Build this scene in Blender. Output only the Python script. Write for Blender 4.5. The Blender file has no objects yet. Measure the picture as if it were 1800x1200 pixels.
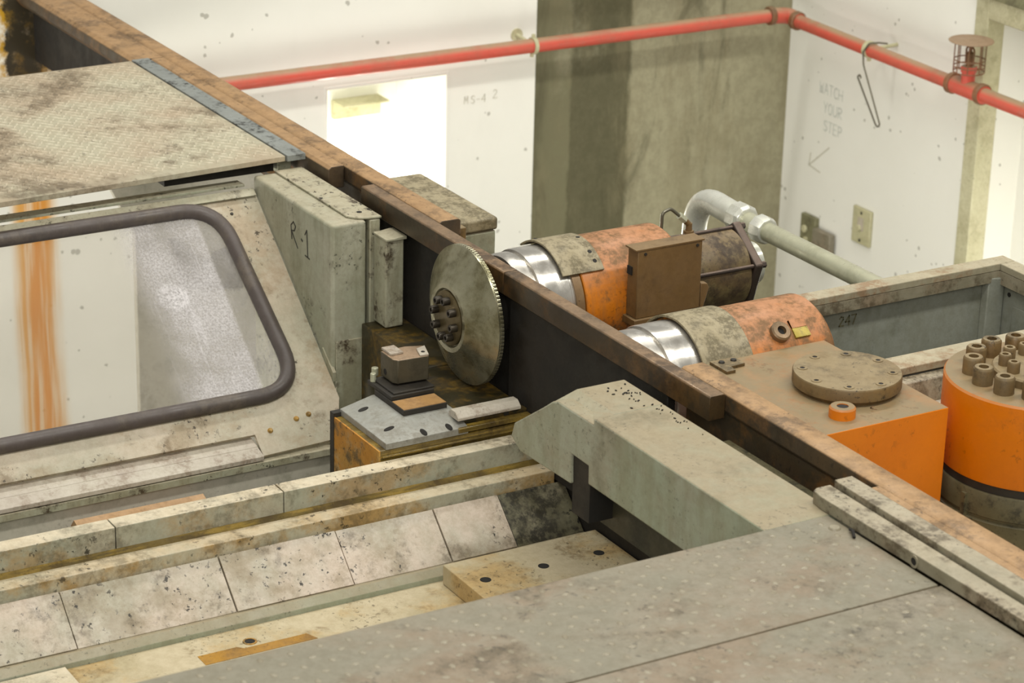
import bpy, bmesh, math, random
from mathutils import Vector, Matrix

# ------------------------------------------------------------------ camera, world, light, exposure
# World frame: X runs along the track towards the viewer, Y across it (away from the viewer), Z up,
# z = 0 is the top of the rail (the hall floor); the pit drops below it.
random.seed(7)
sc = bpy.context.scene
COL = sc.collection
FPX = 4638.27
YAW, PIT, ROL = [math.radians(a) for a in (149.2345, 21.2277, 1.43895)]
FW = Vector((math.cos(YAW) * math.cos(PIT), math.sin(YAW) * math.cos(PIT), -math.sin(PIT)))
_r0 = Vector((math.sin(YAW), -math.cos(YAW), 0))
_u0 = _r0.cross(FW)
RT = _r0 * math.cos(ROL) + _u0 * math.sin(ROL)
UP = -_r0 * math.sin(ROL) + _u0 * math.cos(ROL)
CAM = Vector((4.13667557, -2.43946999, 1.7219664))


def build_camera():
    cd = bpy.data.cameras.new('camera')
    cd.sensor_width = 36.0
    cd.lens = FPX / 1800 * 36.0
    cd.clip_start = .05
    cd.dof.use_dof = True
    cd.dof.focus_distance = 5.05
    cd.dof.aperture_fstop = 8
    co = bpy.data.objects.new('camera', cd)
    COL.objects.link(co)
    m = Matrix((RT, UP, -FW)).transposed().to_4x4()
    m.translation = CAM
    co.matrix_world = m
    sc.camera = co


build_camera()
sc.view_settings.view_transform = 'Standard'
sc.view_settings.look = 'None'
sc.view_settings.gamma = 1
sc.view_settings.use_curve_mapping = False
sc.view_settings.exposure = 0.22

w = bpy.data.worlds.new('hall_ambient')
sc.world = w
w.use_nodes = True
w.node_tree.nodes['Background'].inputs[0].default_value = (1.0, .97, .88, 1)
w.node_tree.nodes['Background'].inputs[1].default_value = .34


XW0 = -2.55


def area(name, loc, target, sx, sy, power, col=(1, .97, .9)):
    ld = bpy.data.lights.new(name, 'AREA')
    ld.shape = 'RECTANGLE'
    ld.size, ld.size_y = sx, sy
    ld.energy = power
    ld.color = col
    lo = bpy.data.objects.new(name, ld)
    COL.objects.link(lo)
    lo.location = loc
    lo.rotation_euler = (Vector(target) - Vector(loc)).to_track_quat('-Z', 'Y').to_euler()
    return lo


def strip_light(name, loc, tilt, wx, ly, power, col=(1, .985, .92)):
    lo = area(name, loc, (0, 0, 0), wx, ly, power, col)
    lo.rotation_euler = (0, math.radians(tilt), 0)
    return lo


# fluorescent rows of the hall roof, running across the track on both sides of the pit
strip_light('hall_light_row', (1.9, .9, 4.0), 27, .35, 6.0, 155)
strip_light('hall_light_row', (-1.9, .9, 4.0), -22, .35, 6.0, 115)
# hall lights behind the photographer
area('hall_light_front', (5.2, -3.6, 3.0), (0, .3, -.3), 3.0, 1.6, 125)
# unseen fill lamps added in the pit to brighten the far walls and grey panel
area('pit_fill', (-1.3, -1.75, -.55), (XW0, -.1, -.9), 1.0, .3, 16)
area('pit_fill', (-.95, -1.45, -.30), (-1.62, .05, -.7), .5, .2, 7)
area('pit_fill', (-1.0, 1.2, -1.25), (XW0, 2.0, -.5), .3, 1.0, 9)


# ------------------------------------------------------------------ materials
def rgb(r, g, b):
    f = lambda c: (c / 255 / 12.92) if c / 255 <= .04045 else ((c / 255 + .055) / 1.055) ** 2.4
    return (f(r), f(g), f(b), 1)


class NT:
    def __init__(s, name):
        s.m = bpy.data.materials.new(name)
        s.m.use_nodes = True
        s.t = s.m.node_tree
        s.b = s.t.nodes['Principled BSDF']
        s.tc = s.t.nodes.new('ShaderNodeTexCoord')

    def n(s, k, **kw):
        o = s.t.nodes.new(k)
        for a, v in kw.items():
            setattr(o, a, v)
        return o

    def l(s, a, b):
        s.t.links.new(a, b)

    def mapping(s, scale):
        mp = s.n('ShaderNodeMapping')
        mp.inputs['Scale'].default_value = scale
        s.l(s.tc.outputs['Object'], mp.inputs['Vector'])
        return mp.outputs[0]

    def noise(s, scale, detail=6, rough=.6, stretch=(1, 1, 1), dist=0.0):
        o = s.n('ShaderNodeTexNoise')
        o.inputs['Scale'].default_value = scale
        o.inputs['Detail'].default_value = detail
        o.inputs['Roughness'].default_value = rough
        o.inputs['Distortion'].default_value = dist
        s.l(s.mapping(stretch), o.inputs['Vector'])
        return o.outputs['Fac']

    def ramp(s, fac, lo, hi, a=0.0, b=1.0):
        o = s.n('ShaderNodeMapRange', clamp=True)
        o.interpolation_type = 'SMOOTHSTEP'
        o.inputs['From Min'].default_value = lo
        o.inputs['From Max'].default_value = hi
        o.inputs['To Min'].default_value = a
        o.inputs['To Max'].default_value = b
        s.l(fac, o.inputs['Value'])
        return o.outputs[0]

    def math(s, op, a, b=None):
        o = s.n('ShaderNodeMath', operation=op)
        for i, v in enumerate((a, b)):
            if v is None:
                continue
            if isinstance(v, (int, float)):
                o.inputs[i].default_value = v
            else:
                s.l(v, o.inputs[i])
        return o.outputs[0]

    def mix(s, fac, a, b):
        o = s.n('ShaderNodeMix', data_type='RGBA')
        for k, v in ((0, fac), (6, a), (7, b)):
            if isinstance(v, (tuple, int, float)):
                o.inputs[k].default_value = v
            else:
                s.l(v, o.inputs[k])
        return o.outputs[2]

    def sep(s):
        o = s.n('ShaderNodeSeparateXYZ')
        s.l(s.tc.outputs['Object'], o.inputs[0])
        return o.outputs

    def normal_z(s):
        g = s.n('ShaderNodeNewGeometry')
        o = s.n('ShaderNodeSeparateXYZ')
        s.l(g.outputs['True Normal'], o.inputs[0])
        return o.outputs[2]

    def bump(s, h, strength=.3, dist=.002):
        o = s.n('ShaderNodeBump')
        o.inputs['Strength'].default_value = strength
        o.inputs['Distance'].default_value = dist
        s.l(h, o.inputs['Height'])
        s.l(o.outputs[0], s.b.inputs['Normal'])

    def done(s, col, rough=.6, metal=0.0):
        for k, v in (('Base Color', col), ('Roughness', rough), ('Metallic', metal)):
            if isinstance(v, (tuple, int, float)):
                s.b.inputs[k].default_value = v
            else:
                s.l(v, s.b.inputs[k])
        return s.m


def grime(name, base, base2=None, dirt=(60, 52, 36), dirt_amt=.5, dirt_scale=9, dirt_lo=.5,
          speck=.5, speck_scale=120, dust=None, dust_amt=.7, rust=None, rust_amt=.5, rust_scale=5,
          streak=None, streak_amt=.5, streak_dir=(9, 9, .6), rough=.55, metal=0.0, blotch=4, bump=.15, dust_min=.35,
          mottle=.38, gain=.88):
    """worn painted or bare metal: blotches, fine mottling, patches of dirt, specks, dust lying on upward faces, stains"""
    t = NT(name)
    cc = lambda q: tuple(v * gain for v in rgb(*q)[:3]) + (1,)
    c = t.mix(t.ramp(t.noise(blotch, 5, .6), .38, .62), cc(base), cc(base2 or base))
    if rust:
        f = t.ramp(t.noise(rust_scale, 8, .7, (1.1, .9, 1)), .47, .62, 0, rust_amt)
        c = t.mix(f, c, cc(rust))
    if streak:
        f = t.ramp(t.noise(7, 6, .65, streak_dir), .45, .62, 0, streak_amt)
        c = t.mix(f, c, cc(streak))
    if dust:
        f = t.ramp(t.normal_z(), .3, .95)
        f = t.math('MULTIPLY', f, t.ramp(t.noise(14, 8, .7), .3, .58, dust_min * dust_amt, dust_amt))
        c = t.mix(f, c, cc(dust))
    if dirt_amt:
        f = t.ramp(t.noise(dirt_scale, 10, .72), dirt_lo - .035, dirt_lo + .11, 0, min(1, dirt_amt * 1.3))
        f = t.math('MULTIPLY', f, t.ramp(t.noise(dirt_scale * 5, 8, .7), .38, .54, .15, 1))
        c = t.mix(f, c, cc(dirt))
    if mottle:
        f = t.ramp(t.noise(52, 10, .85), .40, .60, 0, mottle)
        o = t.n('ShaderNodeMix', data_type='RGBA', blend_type='MULTIPLY')
        t.l(f, o.inputs[0])
        t.l(c, o.inputs[6])
        o.inputs[7].default_value = (.66, .62, .54, 1)
        c = o.outputs[2]
    if speck:
        f = t.ramp(t.noise(speck_scale, 4, .65), .59, .65, 0, speck)
        f = t.math('MULTIPLY', f, t.ramp(t.noise(7, 4, .55), .45, .58))
        c = t.mix(f, c, cc([x * .55 for x in dirt]))
    t.bump(t.noise(60, 6, .7), bump, .002)
    rr = t.ramp(t.noise(18, 5, .6), .3, .7, max(.05, rough - .12), min(1, rough + .15))
    return t.done(c, rr, metal)


M = {}


def build_materials():
    M['green'] = grime('worn_grey_green_paint', (163, 165, 142), (176, 174, 153), dirt=(70, 62, 42), dirt_amt=.55,
                       dirt_scale=7, dirt_lo=.55, dust=(190, 178, 152), dust_amt=.55, speck=.8, speck_scale=90,
                       streak=(110, 108, 74), streak_amt=.3, streak_dir=(3.5, 3.5, .7))
    M['green_speck'] = grime('oil_spattered_grey_green_paint', (166, 166, 142), (180, 176, 152), dirt=(66, 52, 34), dirt_amt=.75,
                             dirt_scale=16, dirt_lo=.54, dust=(196, 184, 158), dust_amt=.6, speck=1, speck_scale=70,
                             streak=(112, 100, 62), streak_amt=.35, streak_dir=(4, 4, .7))
    M['green_clean'] = grime('grey_green_machine_paint', (158, 164, 140), (166, 168, 148), dirt=(90, 86, 60), dirt_amt=.35,
                             dirt_scale=5, dirt_lo=.55, dust=(160, 146, 118), dust_amt=.95, dust_min=.6, mottle=.3, rust=(140, 116, 92), rust_amt=.3, rust_scale=5, speck=.4, streak=(128, 124, 90), streak_amt=.3, streak_dir=(3.2, 3.2, .5))
    M['hood'] = grime('stained_pale_hood_paint', (196, 182, 160), (178, 172, 150), dirt=(112, 92, 62), dirt_amt=.5, dirt_scale=12,
                      speck=.9, speck_scale=80, rust=(150, 116, 70), rust_amt=.35, rust_scale=9, dirt_lo=.56)
    M['bed'] = grime('oily_cream_bed_paint', (164, 166, 146), (178, 172, 150), dirt=(80, 72, 50), dirt_amt=.42, dirt_scale=11,
                     dust=(224, 210, 182), dust_amt=.9, dust_min=.55, rust=(172, 134, 70), rust_amt=.55, rust_scale=7, speck=.9, speck_scale=70)
    M['bed_ledge'] = grime('oil_stained_bed_ledge', (176, 174, 152), (196, 184, 156), dirt=(94, 82, 54), dirt_amt=.42, dirt_scale=12,
                     dust=(208, 190, 158), dust_amt=.7, rust=(174, 136, 66), rust_amt=.8, rust_scale=6, speck=.8, speck_scale=70)
    M['bed_floor'] = grime('oil_yellowed_bed_floor', (204, 190, 158), (184, 170, 134), dirt=(120, 96, 52), dirt_amt=.55,
                           dirt_scale=10, rust=(196, 152, 72), rust_amt=.5, rust_scale=4, speck=.7, dirt_lo=.56)
    M['amber'] = grime('amber_oil_film', (186, 138, 52), (160, 118, 50), dirt=(112, 84, 40), dirt_amt=.5, speck=.5, rough=.3)
    M['way'] = grime('stained_way_cover_steel', (206, 190, 172), (180, 174, 154), dirt=(104, 92, 72), dirt_amt=.5, mottle=.5, dirt_scale=14,
                     dirt_lo=.54, speck=1, speck_scale=75, rust=(150, 134, 106), rust_amt=.6, rust_scale=9, rough=.5)
    M['way_dark'] = grime('greasy_way_cover_steel', (116, 112, 86), (92, 88, 66), dirt=(48, 44, 30), dirt_amt=.85, dirt_scale=12,
                          dirt_lo=.44, speck=1, speck_scale=75, rust=(150, 142, 116), rust_amt=.5, rust_scale=14, rough=.45)
    M['plate'] = grime('worn_grey_tread_plate', (148, 142, 122), (158, 148, 128), dirt=(104, 94, 72), dirt_amt=.6, mottle=.45, gain=.74, dirt_scale=6,
                       dirt_lo=.54, rust=(152, 126, 98), rust_amt=.5, rust_scale=3.5, speck=.5, speck_scale=60, rough=.5)
    M['stud'] = grime('polished_tread_studs', (160, 152, 130), (168, 158, 136), gain=.76, dirt=(120, 108, 80), dirt_amt=.4, speck=0, rough=.42)
    M['tread'] = grime('worn_bright_tread', (206, 199, 175), (200, 186, 162), dirt=(120, 104, 80), dirt_amt=.6, dirt_scale=3.2, dirt_lo=.52, rust=(186, 162, 134), rust_scale=2.2, rust_amt=.4, mottle=.2)
    M['diamond'] = grime('dusty_diamond_plate', (184, 178, 154), (182, 168, 144), dirt=(104, 90, 68), dirt_amt=.6, dirt_scale=3.2,
                         dirt_lo=.52, rust=(174, 152, 124), rust_amt=.4, rust_scale=2.2, speck=.6, speck_scale=60, rough=.6)
    M['strip'] = grime('blue_grey_steel_strip', (146, 150, 146), (134, 138, 134), dirt=(54, 54, 50), dirt_amt=.9, dirt_scale=16, dirt_lo=.53, speck=1, speck_scale=45)
    M['rail'] = grime('rusty_rail_steel', (86, 68, 46), (66, 56, 40), dirt=(48, 38, 28), dirt_amt=.4, dirt_scale=10, dust=(180, 144, 102),
                      dust_amt=1.0, dust_min=.6, rust=(146, 102, 50), rust_amt=.5, rust_scale=8, speck=.5, speck_scale=90, rough=.55)
    M['bar'] = grime('dark_oiled_bar_steel', (58, 49, 36), (86, 68, 44), dirt=(46, 38, 30), dirt_amt=.5, dirt_scale=8, dust=(160, 132, 102),
                     dust_amt=.85, rust=(128, 92, 50), rust_amt=.6, rust_scale=6, speck=.4, rough=.4, metal=.25)
    M['dark'] = grime('black_greasy_steel_and_shade', (28, 24, 17), (38, 32, 23), dirt=(26, 24, 18), dirt_amt=.6, dirt_scale=6, speck=.3, rough=.7)  # greasy steel; also the painted shade of the dark gap and notch fillers
    M['wedge'] = grime('olive_greasy_beam', (90, 84, 58), (112, 104, 74), dirt=(46, 42, 28), dirt_amt=.7, dirt_scale=12, speck=.6, rough=.6)
    M['wedge_dark'] = grime('brown_greasy_web', (64, 58, 40), (52, 56, 42), dirt=(34, 32, 22), dirt_amt=.6, dirt_scale=8, speck=.4)
    M['clamp'] = grime('worn_grey_clamp_steel', (138, 132, 110), (158, 150, 128), dirt=(84, 72, 52), dirt_amt=.6, dirt_scale=12,
                       dust=(186, 174, 150), dust_amt=.7, rust=(142, 112, 84), rust_amt=.4, speck=.7)
    M['slot'] = grime('dark_slot_steel', (44, 40, 34), dirt_amt=.3, speck=.2, rough=.6)
    M['disc'] = grime('worn_steel_disc', (176, 172, 148), (150, 146, 118), dirt=(100, 92, 62), dirt_amt=.5, dirt_scale=8, rust=(104, 94, 58),
                      rust_amt=.45, rust_scale=7, speck=.3, rough=.32, metal=.85, bump=.04, mottle=.15, gain=1)
    M['hub'] = grime('oily_brown_hub_steel', (112, 98, 66), (92, 82, 56), dirt=(58, 48, 30), dirt_amt=.5, speck=.4, rough=.4, metal=.6)
    M['bolt'] = grime('black_socket_screw_steel', (58, 52, 44), (76, 68, 54), dirt_amt=.3, speck=.2, rough=.35, metal=.6)
    M['chrome'] = grime('bright_ground_steel', (206, 202, 194), (190, 186, 178), dirt=(150, 138, 122), dirt_amt=.2, dirt_scale=5, speck=0,
                        rough=.3, metal=.85, bump=.01, mottle=.08, gain=1)
    M['brownring'] = grime('brown_steel_ring', (146, 118, 84), (128, 104, 74), dirt_amt=.3, rough=.45, metal=.3)
    M['orange_dusty'] = grime('dust_covered_orange_paint', (216, 128, 12), (204, 116, 22), dirt=(122, 88, 48), dirt_amt=.75, dirt_scale=9, dirt_lo=.46,
                              dust=(190, 136, 96), dust_amt=.95, dust_min=.7, speck=.5, speck_scale=90, rough=.55, streak=(176, 112, 52), streak_amt=.5)
    M['orange'] = grime('bright_orange_paint', (232, 128, 0), (226, 122, 0), dirt=(156, 88, 22), dirt_amt=.3, dirt_scale=9, dirt_lo=.58, mottle=.12, gain=.9,
                        dust=(142, 124, 92), dust_amt=1.0, dust_min=.86, speck=.3, speck_scale=60, rough=.45, bump=.06)
    M['dusty_cover'] = grime('dusty_tan_cover_steel', (120, 98, 62), (104, 86, 56), dirt=(70, 58, 36), dirt_amt=.5, dirt_scale=10,
                             dust=(150, 132, 98), dust_amt=1.0, speck=.7, speck_scale=90, rust=(150, 106, 40), rust_amt=.35)
    M['guard'] = grime('dusty_grey_guard_sheet', (150, 138, 108), (160, 148, 118), dirt=(108, 98, 72), dirt_amt=.7, dirt_scale=22, dirt_lo=.46,
                       dust=(176, 164, 134), dust_amt=.6, speck=.6, speck_scale=80, rough=.6)
    M['brownbox'] = grime('brown_painted_box', (112, 86, 50), (122, 94, 56), dirt=(88, 66, 38), dirt_amt=.4, dirt_scale=7, dust=(146, 122, 86), dust_amt=.7, speck=.2)
    M['motor'] = grime('grimy_brown_motor_casing', (112, 98, 58), (92, 74, 46), dirt=(58, 44, 30), dirt_amt=.7, dirt_scale=9, dirt_lo=.48,
                       dust=(146, 122, 92), dust_amt=.6, speck=.6, rust=(142, 130, 84), rust_amt=.5, rust_scale=9)
    M['motor_dark'] = grime('dark_brown_flange_steel', (62, 48, 38), (54, 42, 34), dirt=(34, 28, 22), dirt_amt=.4, dust=(126, 106, 92), dust_amt=.8, speck=.2)
    M['galv'] = grime('galvanised_conduit_steel', (196, 196, 172), (182, 182, 156), dirt=(140, 140, 116), dirt_amt=.3, speck=0, rough=.36, metal=.35,
                      dust=(176, 172, 148), dust_amt=.4, bump=.02, mottle=.15, gain=1)
    M['castalu'] = grime('bright_cast_fitting', (222, 222, 212), (206, 206, 194), dirt=(170, 170, 150), dirt_amt=.3, speck=0, rough=.3, metal=.45, bump=.03, mottle=.1, gain=1)
    M['red'] = grime('red_pipe_paint', (200, 80, 64), (194, 88, 70), dirt=(172, 92, 72), dirt_amt=.4, dirt_scale=6, dust=(156, 134, 104), dust_amt=1.0, dust_min=.75,
                     speck=.1, rough=.5, bump=.03, mottle=.12, gain=1)
    M['rustring'] = grime('brown_coupling_ring', (146, 96, 62), (124, 88, 58), dirt_amt=.3, dust=(150, 128, 98), dust_amt=.6)
    M['headdisc'] = grime('dusty_rust_shield', (166, 140, 112), (158, 132, 106), dirt_amt=.1, speck=.2, rough=.7)
    M['wire'] = grime('rusty_guard_wire', (150, 92, 62), (120, 96, 60), dirt_amt=.2, speck=0)
    M['greywire'] = grime('dull_grey_wire', (108, 104, 88), dirt_amt=.2, speck=0, rough=.4, metal=.4)
    M['tray'] = grime('blue_grey_tray_paint', (146, 148, 136), (138, 142, 132), dirt=(104, 102, 80), dirt_amt=.4, dirt_scale=4,
                      streak=(128, 128, 106), streak_amt=.2, streak_dir=(2.5, 2.5, .6), speck=.2, rough=.45)
    M['tray_rim'] = grime('dusty_tray_rim', (166, 158, 132), (158, 152, 130), dirt=(142, 106, 70), dirt_amt=.55, dirt_scale=9, dust=(196, 184, 156), dust_amt=.7, speck=.4)
    M['panel_dark'] = grime('painted_panel_shadow', (150, 146, 132), (140, 136, 122), dirt_amt=.3, speck=.2)  # darker grey for the shadow shape painted on the panel
    M['grey'] = grime('plain_grey_panel', (198, 193, 178), (190, 186, 170), dirt=(120, 120, 100), dirt_amt=.3, dirt_scale=5, speck=.3, rough=.4, mottle=.15)
    M['yellow'] = grime('worn_yellow_paint', (196, 134, 38), (182, 150, 80), dirt=(104, 84, 46), dirt_amt=.8, dirt_scale=12, dirt_lo=.5, speck=.8,
                        rust=(186, 176, 140), rust_amt=.6, rust_scale=11)
    M['oily'] = grime('oil_coated_slideway', (118, 98, 48), (92, 78, 40), dirt=(70, 54, 26), dirt_amt=.6, dirt_scale=9, streak=(172, 142, 62),
                      streak_amt=.6, streak_dir=(6, 1.2, 26), speck=.4, rough=.28)
    M['ledge_oil'] = grime('dark_oily_ledge', (50, 45, 26), (62, 55, 32), dirt=(44, 38, 22), dirt_amt=.6, dirt_scale=9, rust=(140, 108, 34), rust_amt=.7, rust_scale=9, speck=.4, rough=.45)
    M['blue_steel'] = grime('bare_tool_plate_steel', (172, 172, 164), (158, 156, 148), dirt=(120, 112, 96), dirt_amt=.4, speck=.3, rough=.4, metal=.35)
    M['tan_steel'] = grime('tan_stained_steel', (178, 138, 88), (164, 126, 82), dirt=(130, 96, 58), dirt_amt=.4, speck=.3, rough=.4)
    M['tool'] = grime('dark_tool_block_steel', (86, 80, 64), (96, 88, 70), dirt=(60, 54, 40), dirt_amt=.4, dust=(186, 158, 130), dust_amt=.9, speck=.3, rough=.4, metal=.3)
    M['pale_steel'] = grime('pale_scuffed_steel', (200, 192, 176), (184, 172, 158), dirt=(140, 120, 100), dirt_amt=.5, dirt_scale=14, speck=.4, rough=.45)
    M['rubber'] = grime('black_rubber_seal', (92, 82, 78), (80, 72, 68), dirt=(120, 108, 94), dirt_amt=.35, dirt_scale=8, speck=0, rough=.5, bump=.05)
    M['hole'] = grime('dark_hole_steel', (30, 26, 20), dirt_amt=0, speck=0, rough=.8)
    M['marker'] = NT('black_marker_ink').done(rgb(38, 38, 34), .5)
    M['pencil'] = NT('faded_pencil_grey').done(rgb(196, 193, 177), .8)
    M['bluemark'] = NT('faded_blue_pencil').done(rgb(202, 205, 196), .8)
    M['ivory'] = grime('ivory_plate_paint', (200, 196, 160), (194, 190, 152), dirt_amt=.1, speck=0, rough=.4)
    M['tag'] = grime('stamped_yellow_tag', (172, 150, 52), (156, 138, 48), dirt=(104, 88, 40), dirt_amt=.5, dirt_scale=60, speck=.4, rough=.4, metal=.3)
    M['jamb'] = grime('cream_door_frame_paint', (206, 202, 168), (198, 194, 158), dirt=(150, 140, 100), dirt_amt=.3, speck=.3, rough=.45)
    M['olive'] = grime('olive_floor_edge', (132, 130, 98), (120, 118, 88), dirt_amt=.4, speck=.6)
    M['hallfloor'] = grime('grey_hall_floor', (120, 118, 104), (132, 128, 112), dirt_amt=.4, speck=.3, rough=.7)
    M['pitfloor'] = grime('oily_pit_floor', (92, 88, 74), (80, 76, 62), dirt_amt=.6, speck=.3, rough=.6)
    # white painted concrete with pits and, at the rail pocket, a rust stain running down
    t = NT('white_painted_concrete')
    c = t.mix(t.ramp(t.noise(1.6, 5, .6), .3, .7), rgb(231, 230, 221), rgb(224, 223, 213))
    f = t.ramp(t.noise(2.2, 5, .6, (1, 1, .35)), .58, .75, 0, .35)
    c = t.mix(f, c, rgb(198, 196, 184))
    v = t.n('ShaderNodeTexVoronoi')
    v.inputs['Scale'].default_value = 30
    t.l(t.mapping((1, 1, 1)), v.inputs['Vector'])
    sz = t.ramp(t.noise(7, 5, .7), .46, .72, .0, .32)
    f = t.math('LESS_THAN', v.outputs['Distance'], sz)
    c = t.mix(t.math('MULTIPLY', f, .55), c, rgb(120, 116, 100))
    y = t.sep()[1]
    z = t.sep()[2]
    wob = t.math('ADD', y, t.math('MULTIPLY', t.math('SUBTRACT', t.noise(3, 4, .6, (1, 1, .4)), .5), .10))
    band = t.math('MULTIPLY', t.ramp(wob, -.10, -.05), t.ramp(wob, .02, .075, 1, 0))
    low = t.ramp(z, -.12, -.16)
    streaks = t.ramp(t.noise(9, 6, .6, (1, 5, .22)), .34, .62)
    c = t.mix(t.math('MULTIPLY', t.math('MULTIPLY', band, low), t.ramp(streaks, 0, 1, .55, .9)), c, rgb(208, 152, 44))
    core = t.math('MULTIPLY', t.ramp(wob, -.07, -.02), t.ramp(wob, .01, .05, 1, 0))
    c = t.mix(t.math('MULTIPLY', t.math('MULTIPLY', core, t.ramp(z, -.2, -.3, .2, .75)), streaks), c, rgb(206, 126, 6))
    wob2 = t.math('ADD', y, t.math('MULTIPLY', t.math('SUBTRACT', t.noise(16, 5, .7), .5), .09))
    blk = t.math('MULTIPLY', t.math('MULTIPLY', t.ramp(wob2, -.088, -.075), t.ramp(wob2, .02, .05, 1, 0)), t.ramp(z, -.27, -.235))
    ring = t.math('MULTIPLY', t.math('MULTIPLY', t.ramp(wob2, -.125, -.09), t.ramp(wob2, .03, .06, 1, 0)), t.ramp(z, -.36, -.22))
    c = t.mix(t.math('MULTIPLY', ring, t.ramp(t.noise(22, 6, .7), .3, .6)), c, rgb(176, 134, 22))
    c = t.mix(t.math('MULTIPLY', blk, t.ramp(t.noise(18, 6, .7), .2, .5, .6, 1)), c, rgb(44, 36, 16))
    t.bump(t.noise(25, 6, .6), .08, .004)
    M['white'] = t.done(c, .6)
    # bare concrete with board marks: darker old pour on the left, paler on the right
    t = NT('bare_form_marked_concrete')
    y = t.sep()[1]
    n2 = t.math('MULTIPLY', t.math('SUBTRACT', t.noise(14, 6, .7, (1, 1, .5)), .5), .05)
    yy = t.math('ADD', y, n2)
    c = t.mix(t.ramp(yy, 1.738, 1.752), rgb(108, 105, 78), rgb(82, 79, 54))
    c = t.mix(t.ramp(yy, 1.955, 1.975), c, rgb(152, 147, 119))
    f = t.ramp(t.noise(30, 10, .8), .4, .62, 0, .35)
    c = t.mix(f, c, rgb(104, 98, 74))
    f = t.ramp(t.noise(3, 8, .7, (1, 2, .6)), .46, .62, 0, .5)
    c = t.mix(f, c, rgb(122, 114, 86))
    f = t.ramp(t.noise(4.5, 7, .7, (1, 1.6, .35), 1.0), .52, .72, 0, .6)
    c = t.mix(f, c, rgb(70, 66, 42))
    f = t.ramp(t.noise(2.4, 7, .7, (1, 1, .8)), .55, .72, 0, .5)
    c = t.mix(f, c, rgb(158, 154, 128))
    t.bump(t.noise(14, 7, .65, (1, 2, .5)), .2, .006)
    M['concrete'] = t.done(c, .75)
    # glass: clear, with a film of dust and fine scratches
    t = NT('dusty_scratched_glazing')
    out = t.t.nodes['Material Output']
    t.t.nodes.remove(t.b)
    tr = t.n('ShaderNodeBsdfTransparent')
    tr.inputs[0].default_value = (.95, .94, .92, 1)
    gl = t.n('ShaderNodeBsdfGlossy')
    gl.inputs['Roughness'].default_value = .04
    df = t.n('ShaderNodeBsdfDiffuse')
    df.inputs[0].default_value = rgb(200, 196, 196)
    fr = t.n('ShaderNodeFresnel')
    fr.inputs[0].default_value = 1.45
    m1 = t.n('ShaderNodeMixShader')
    t.l(t.math('MULTIPLY', fr.outputs[0], .9), m1.inputs[0])
    t.l(tr.outputs[0], m1.inputs[1])
    t.l(gl.outputs[0], m1.inputs[2])
    yy = t.math('SUBTRACT', t.sep()[1], .6)
    xx = t.math('SUBTRACT', t.sep()[0], .41)
    dy = t.math('SUBTRACT', yy, -.405)
    dx = t.math('MULTIPLY', t.math('SUBTRACT', xx, -.671), 1.3)
    rad = t.math('SQRT', t.math('ADD', t.math('MULTIPLY', dx, dx), t.math('MULTIPLY', dy, dy)))
    spot = t.math('MULTIPLY', t.ramp(rad, .028, .040, 1, 0), t.ramp(t.noise(160, 4, .7), .4, .6, .1, .75))
    hz = t.ramp(yy, -.50, -.40)
    hz = t.math('MULTIPLY', hz, t.ramp(yy, -.295, -.285, 1, .3))
    f = t.math('MULTIPLY', hz, t.ramp(t.noise(5, 4, .6), .35, .6, .22, .58))
    f = t.math('MULTIPLY', f, t.ramp(t.noise(220, 3, .6), .3, .7, .5, 1.3))
    scr = t.ramp(t.noise(9, 3, .6, (.35, 5, .35), .5), .62, .66, 0, .16)
    f = t.math('ADD', f, t.math('MULTIPLY', scr, hz))
    f = t.math('ADD', f, t.math('MULTIPLY', spot, .5))
    f = t.math('ADD', f, .03)
    m2 = t.n('ShaderNodeMixShader')
    t.l(f, m2.inputs[0])
    t.l(m1.outputs[0], m2.inputs[1])
    t.l(df.outputs[0], m2.inputs[2])
    t.l(m2.outputs[0], out.inputs['Surface'])
    M['glass'] = t.m
    t = NT('lit_fluorescent_tube')
    t.b.inputs['Emission Color'].default_value = (1, .98, .9, 1)
    t.b.inputs['Emission Strength'].default_value = 9
    M['tube'] = t.done(rgb(250, 250, 245), .4)


build_materials()


# ------------------------------------------------------------------ geometry helpers
def wloc(o):
    v = Vector((0, 0, 0))
    while o is not None:
        v += Vector(o.location)
        o = o.parent
    return v


def tag(o, label=None, cat=None, group=None, kind=None):
    if label:
        o['label'] = label
    if cat:
        o['category'] = cat
    if group:
        o['group'] = group
    if kind:
        o['kind'] = kind
    return o


def thing(name, label, cat, loc, group=None):
    o = bpy.data.objects.new(name, None)
    o.empty_display_size = .05
    COL.objects.link(o)
    o.location = loc
    return tag(o, label, cat, group)


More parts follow.
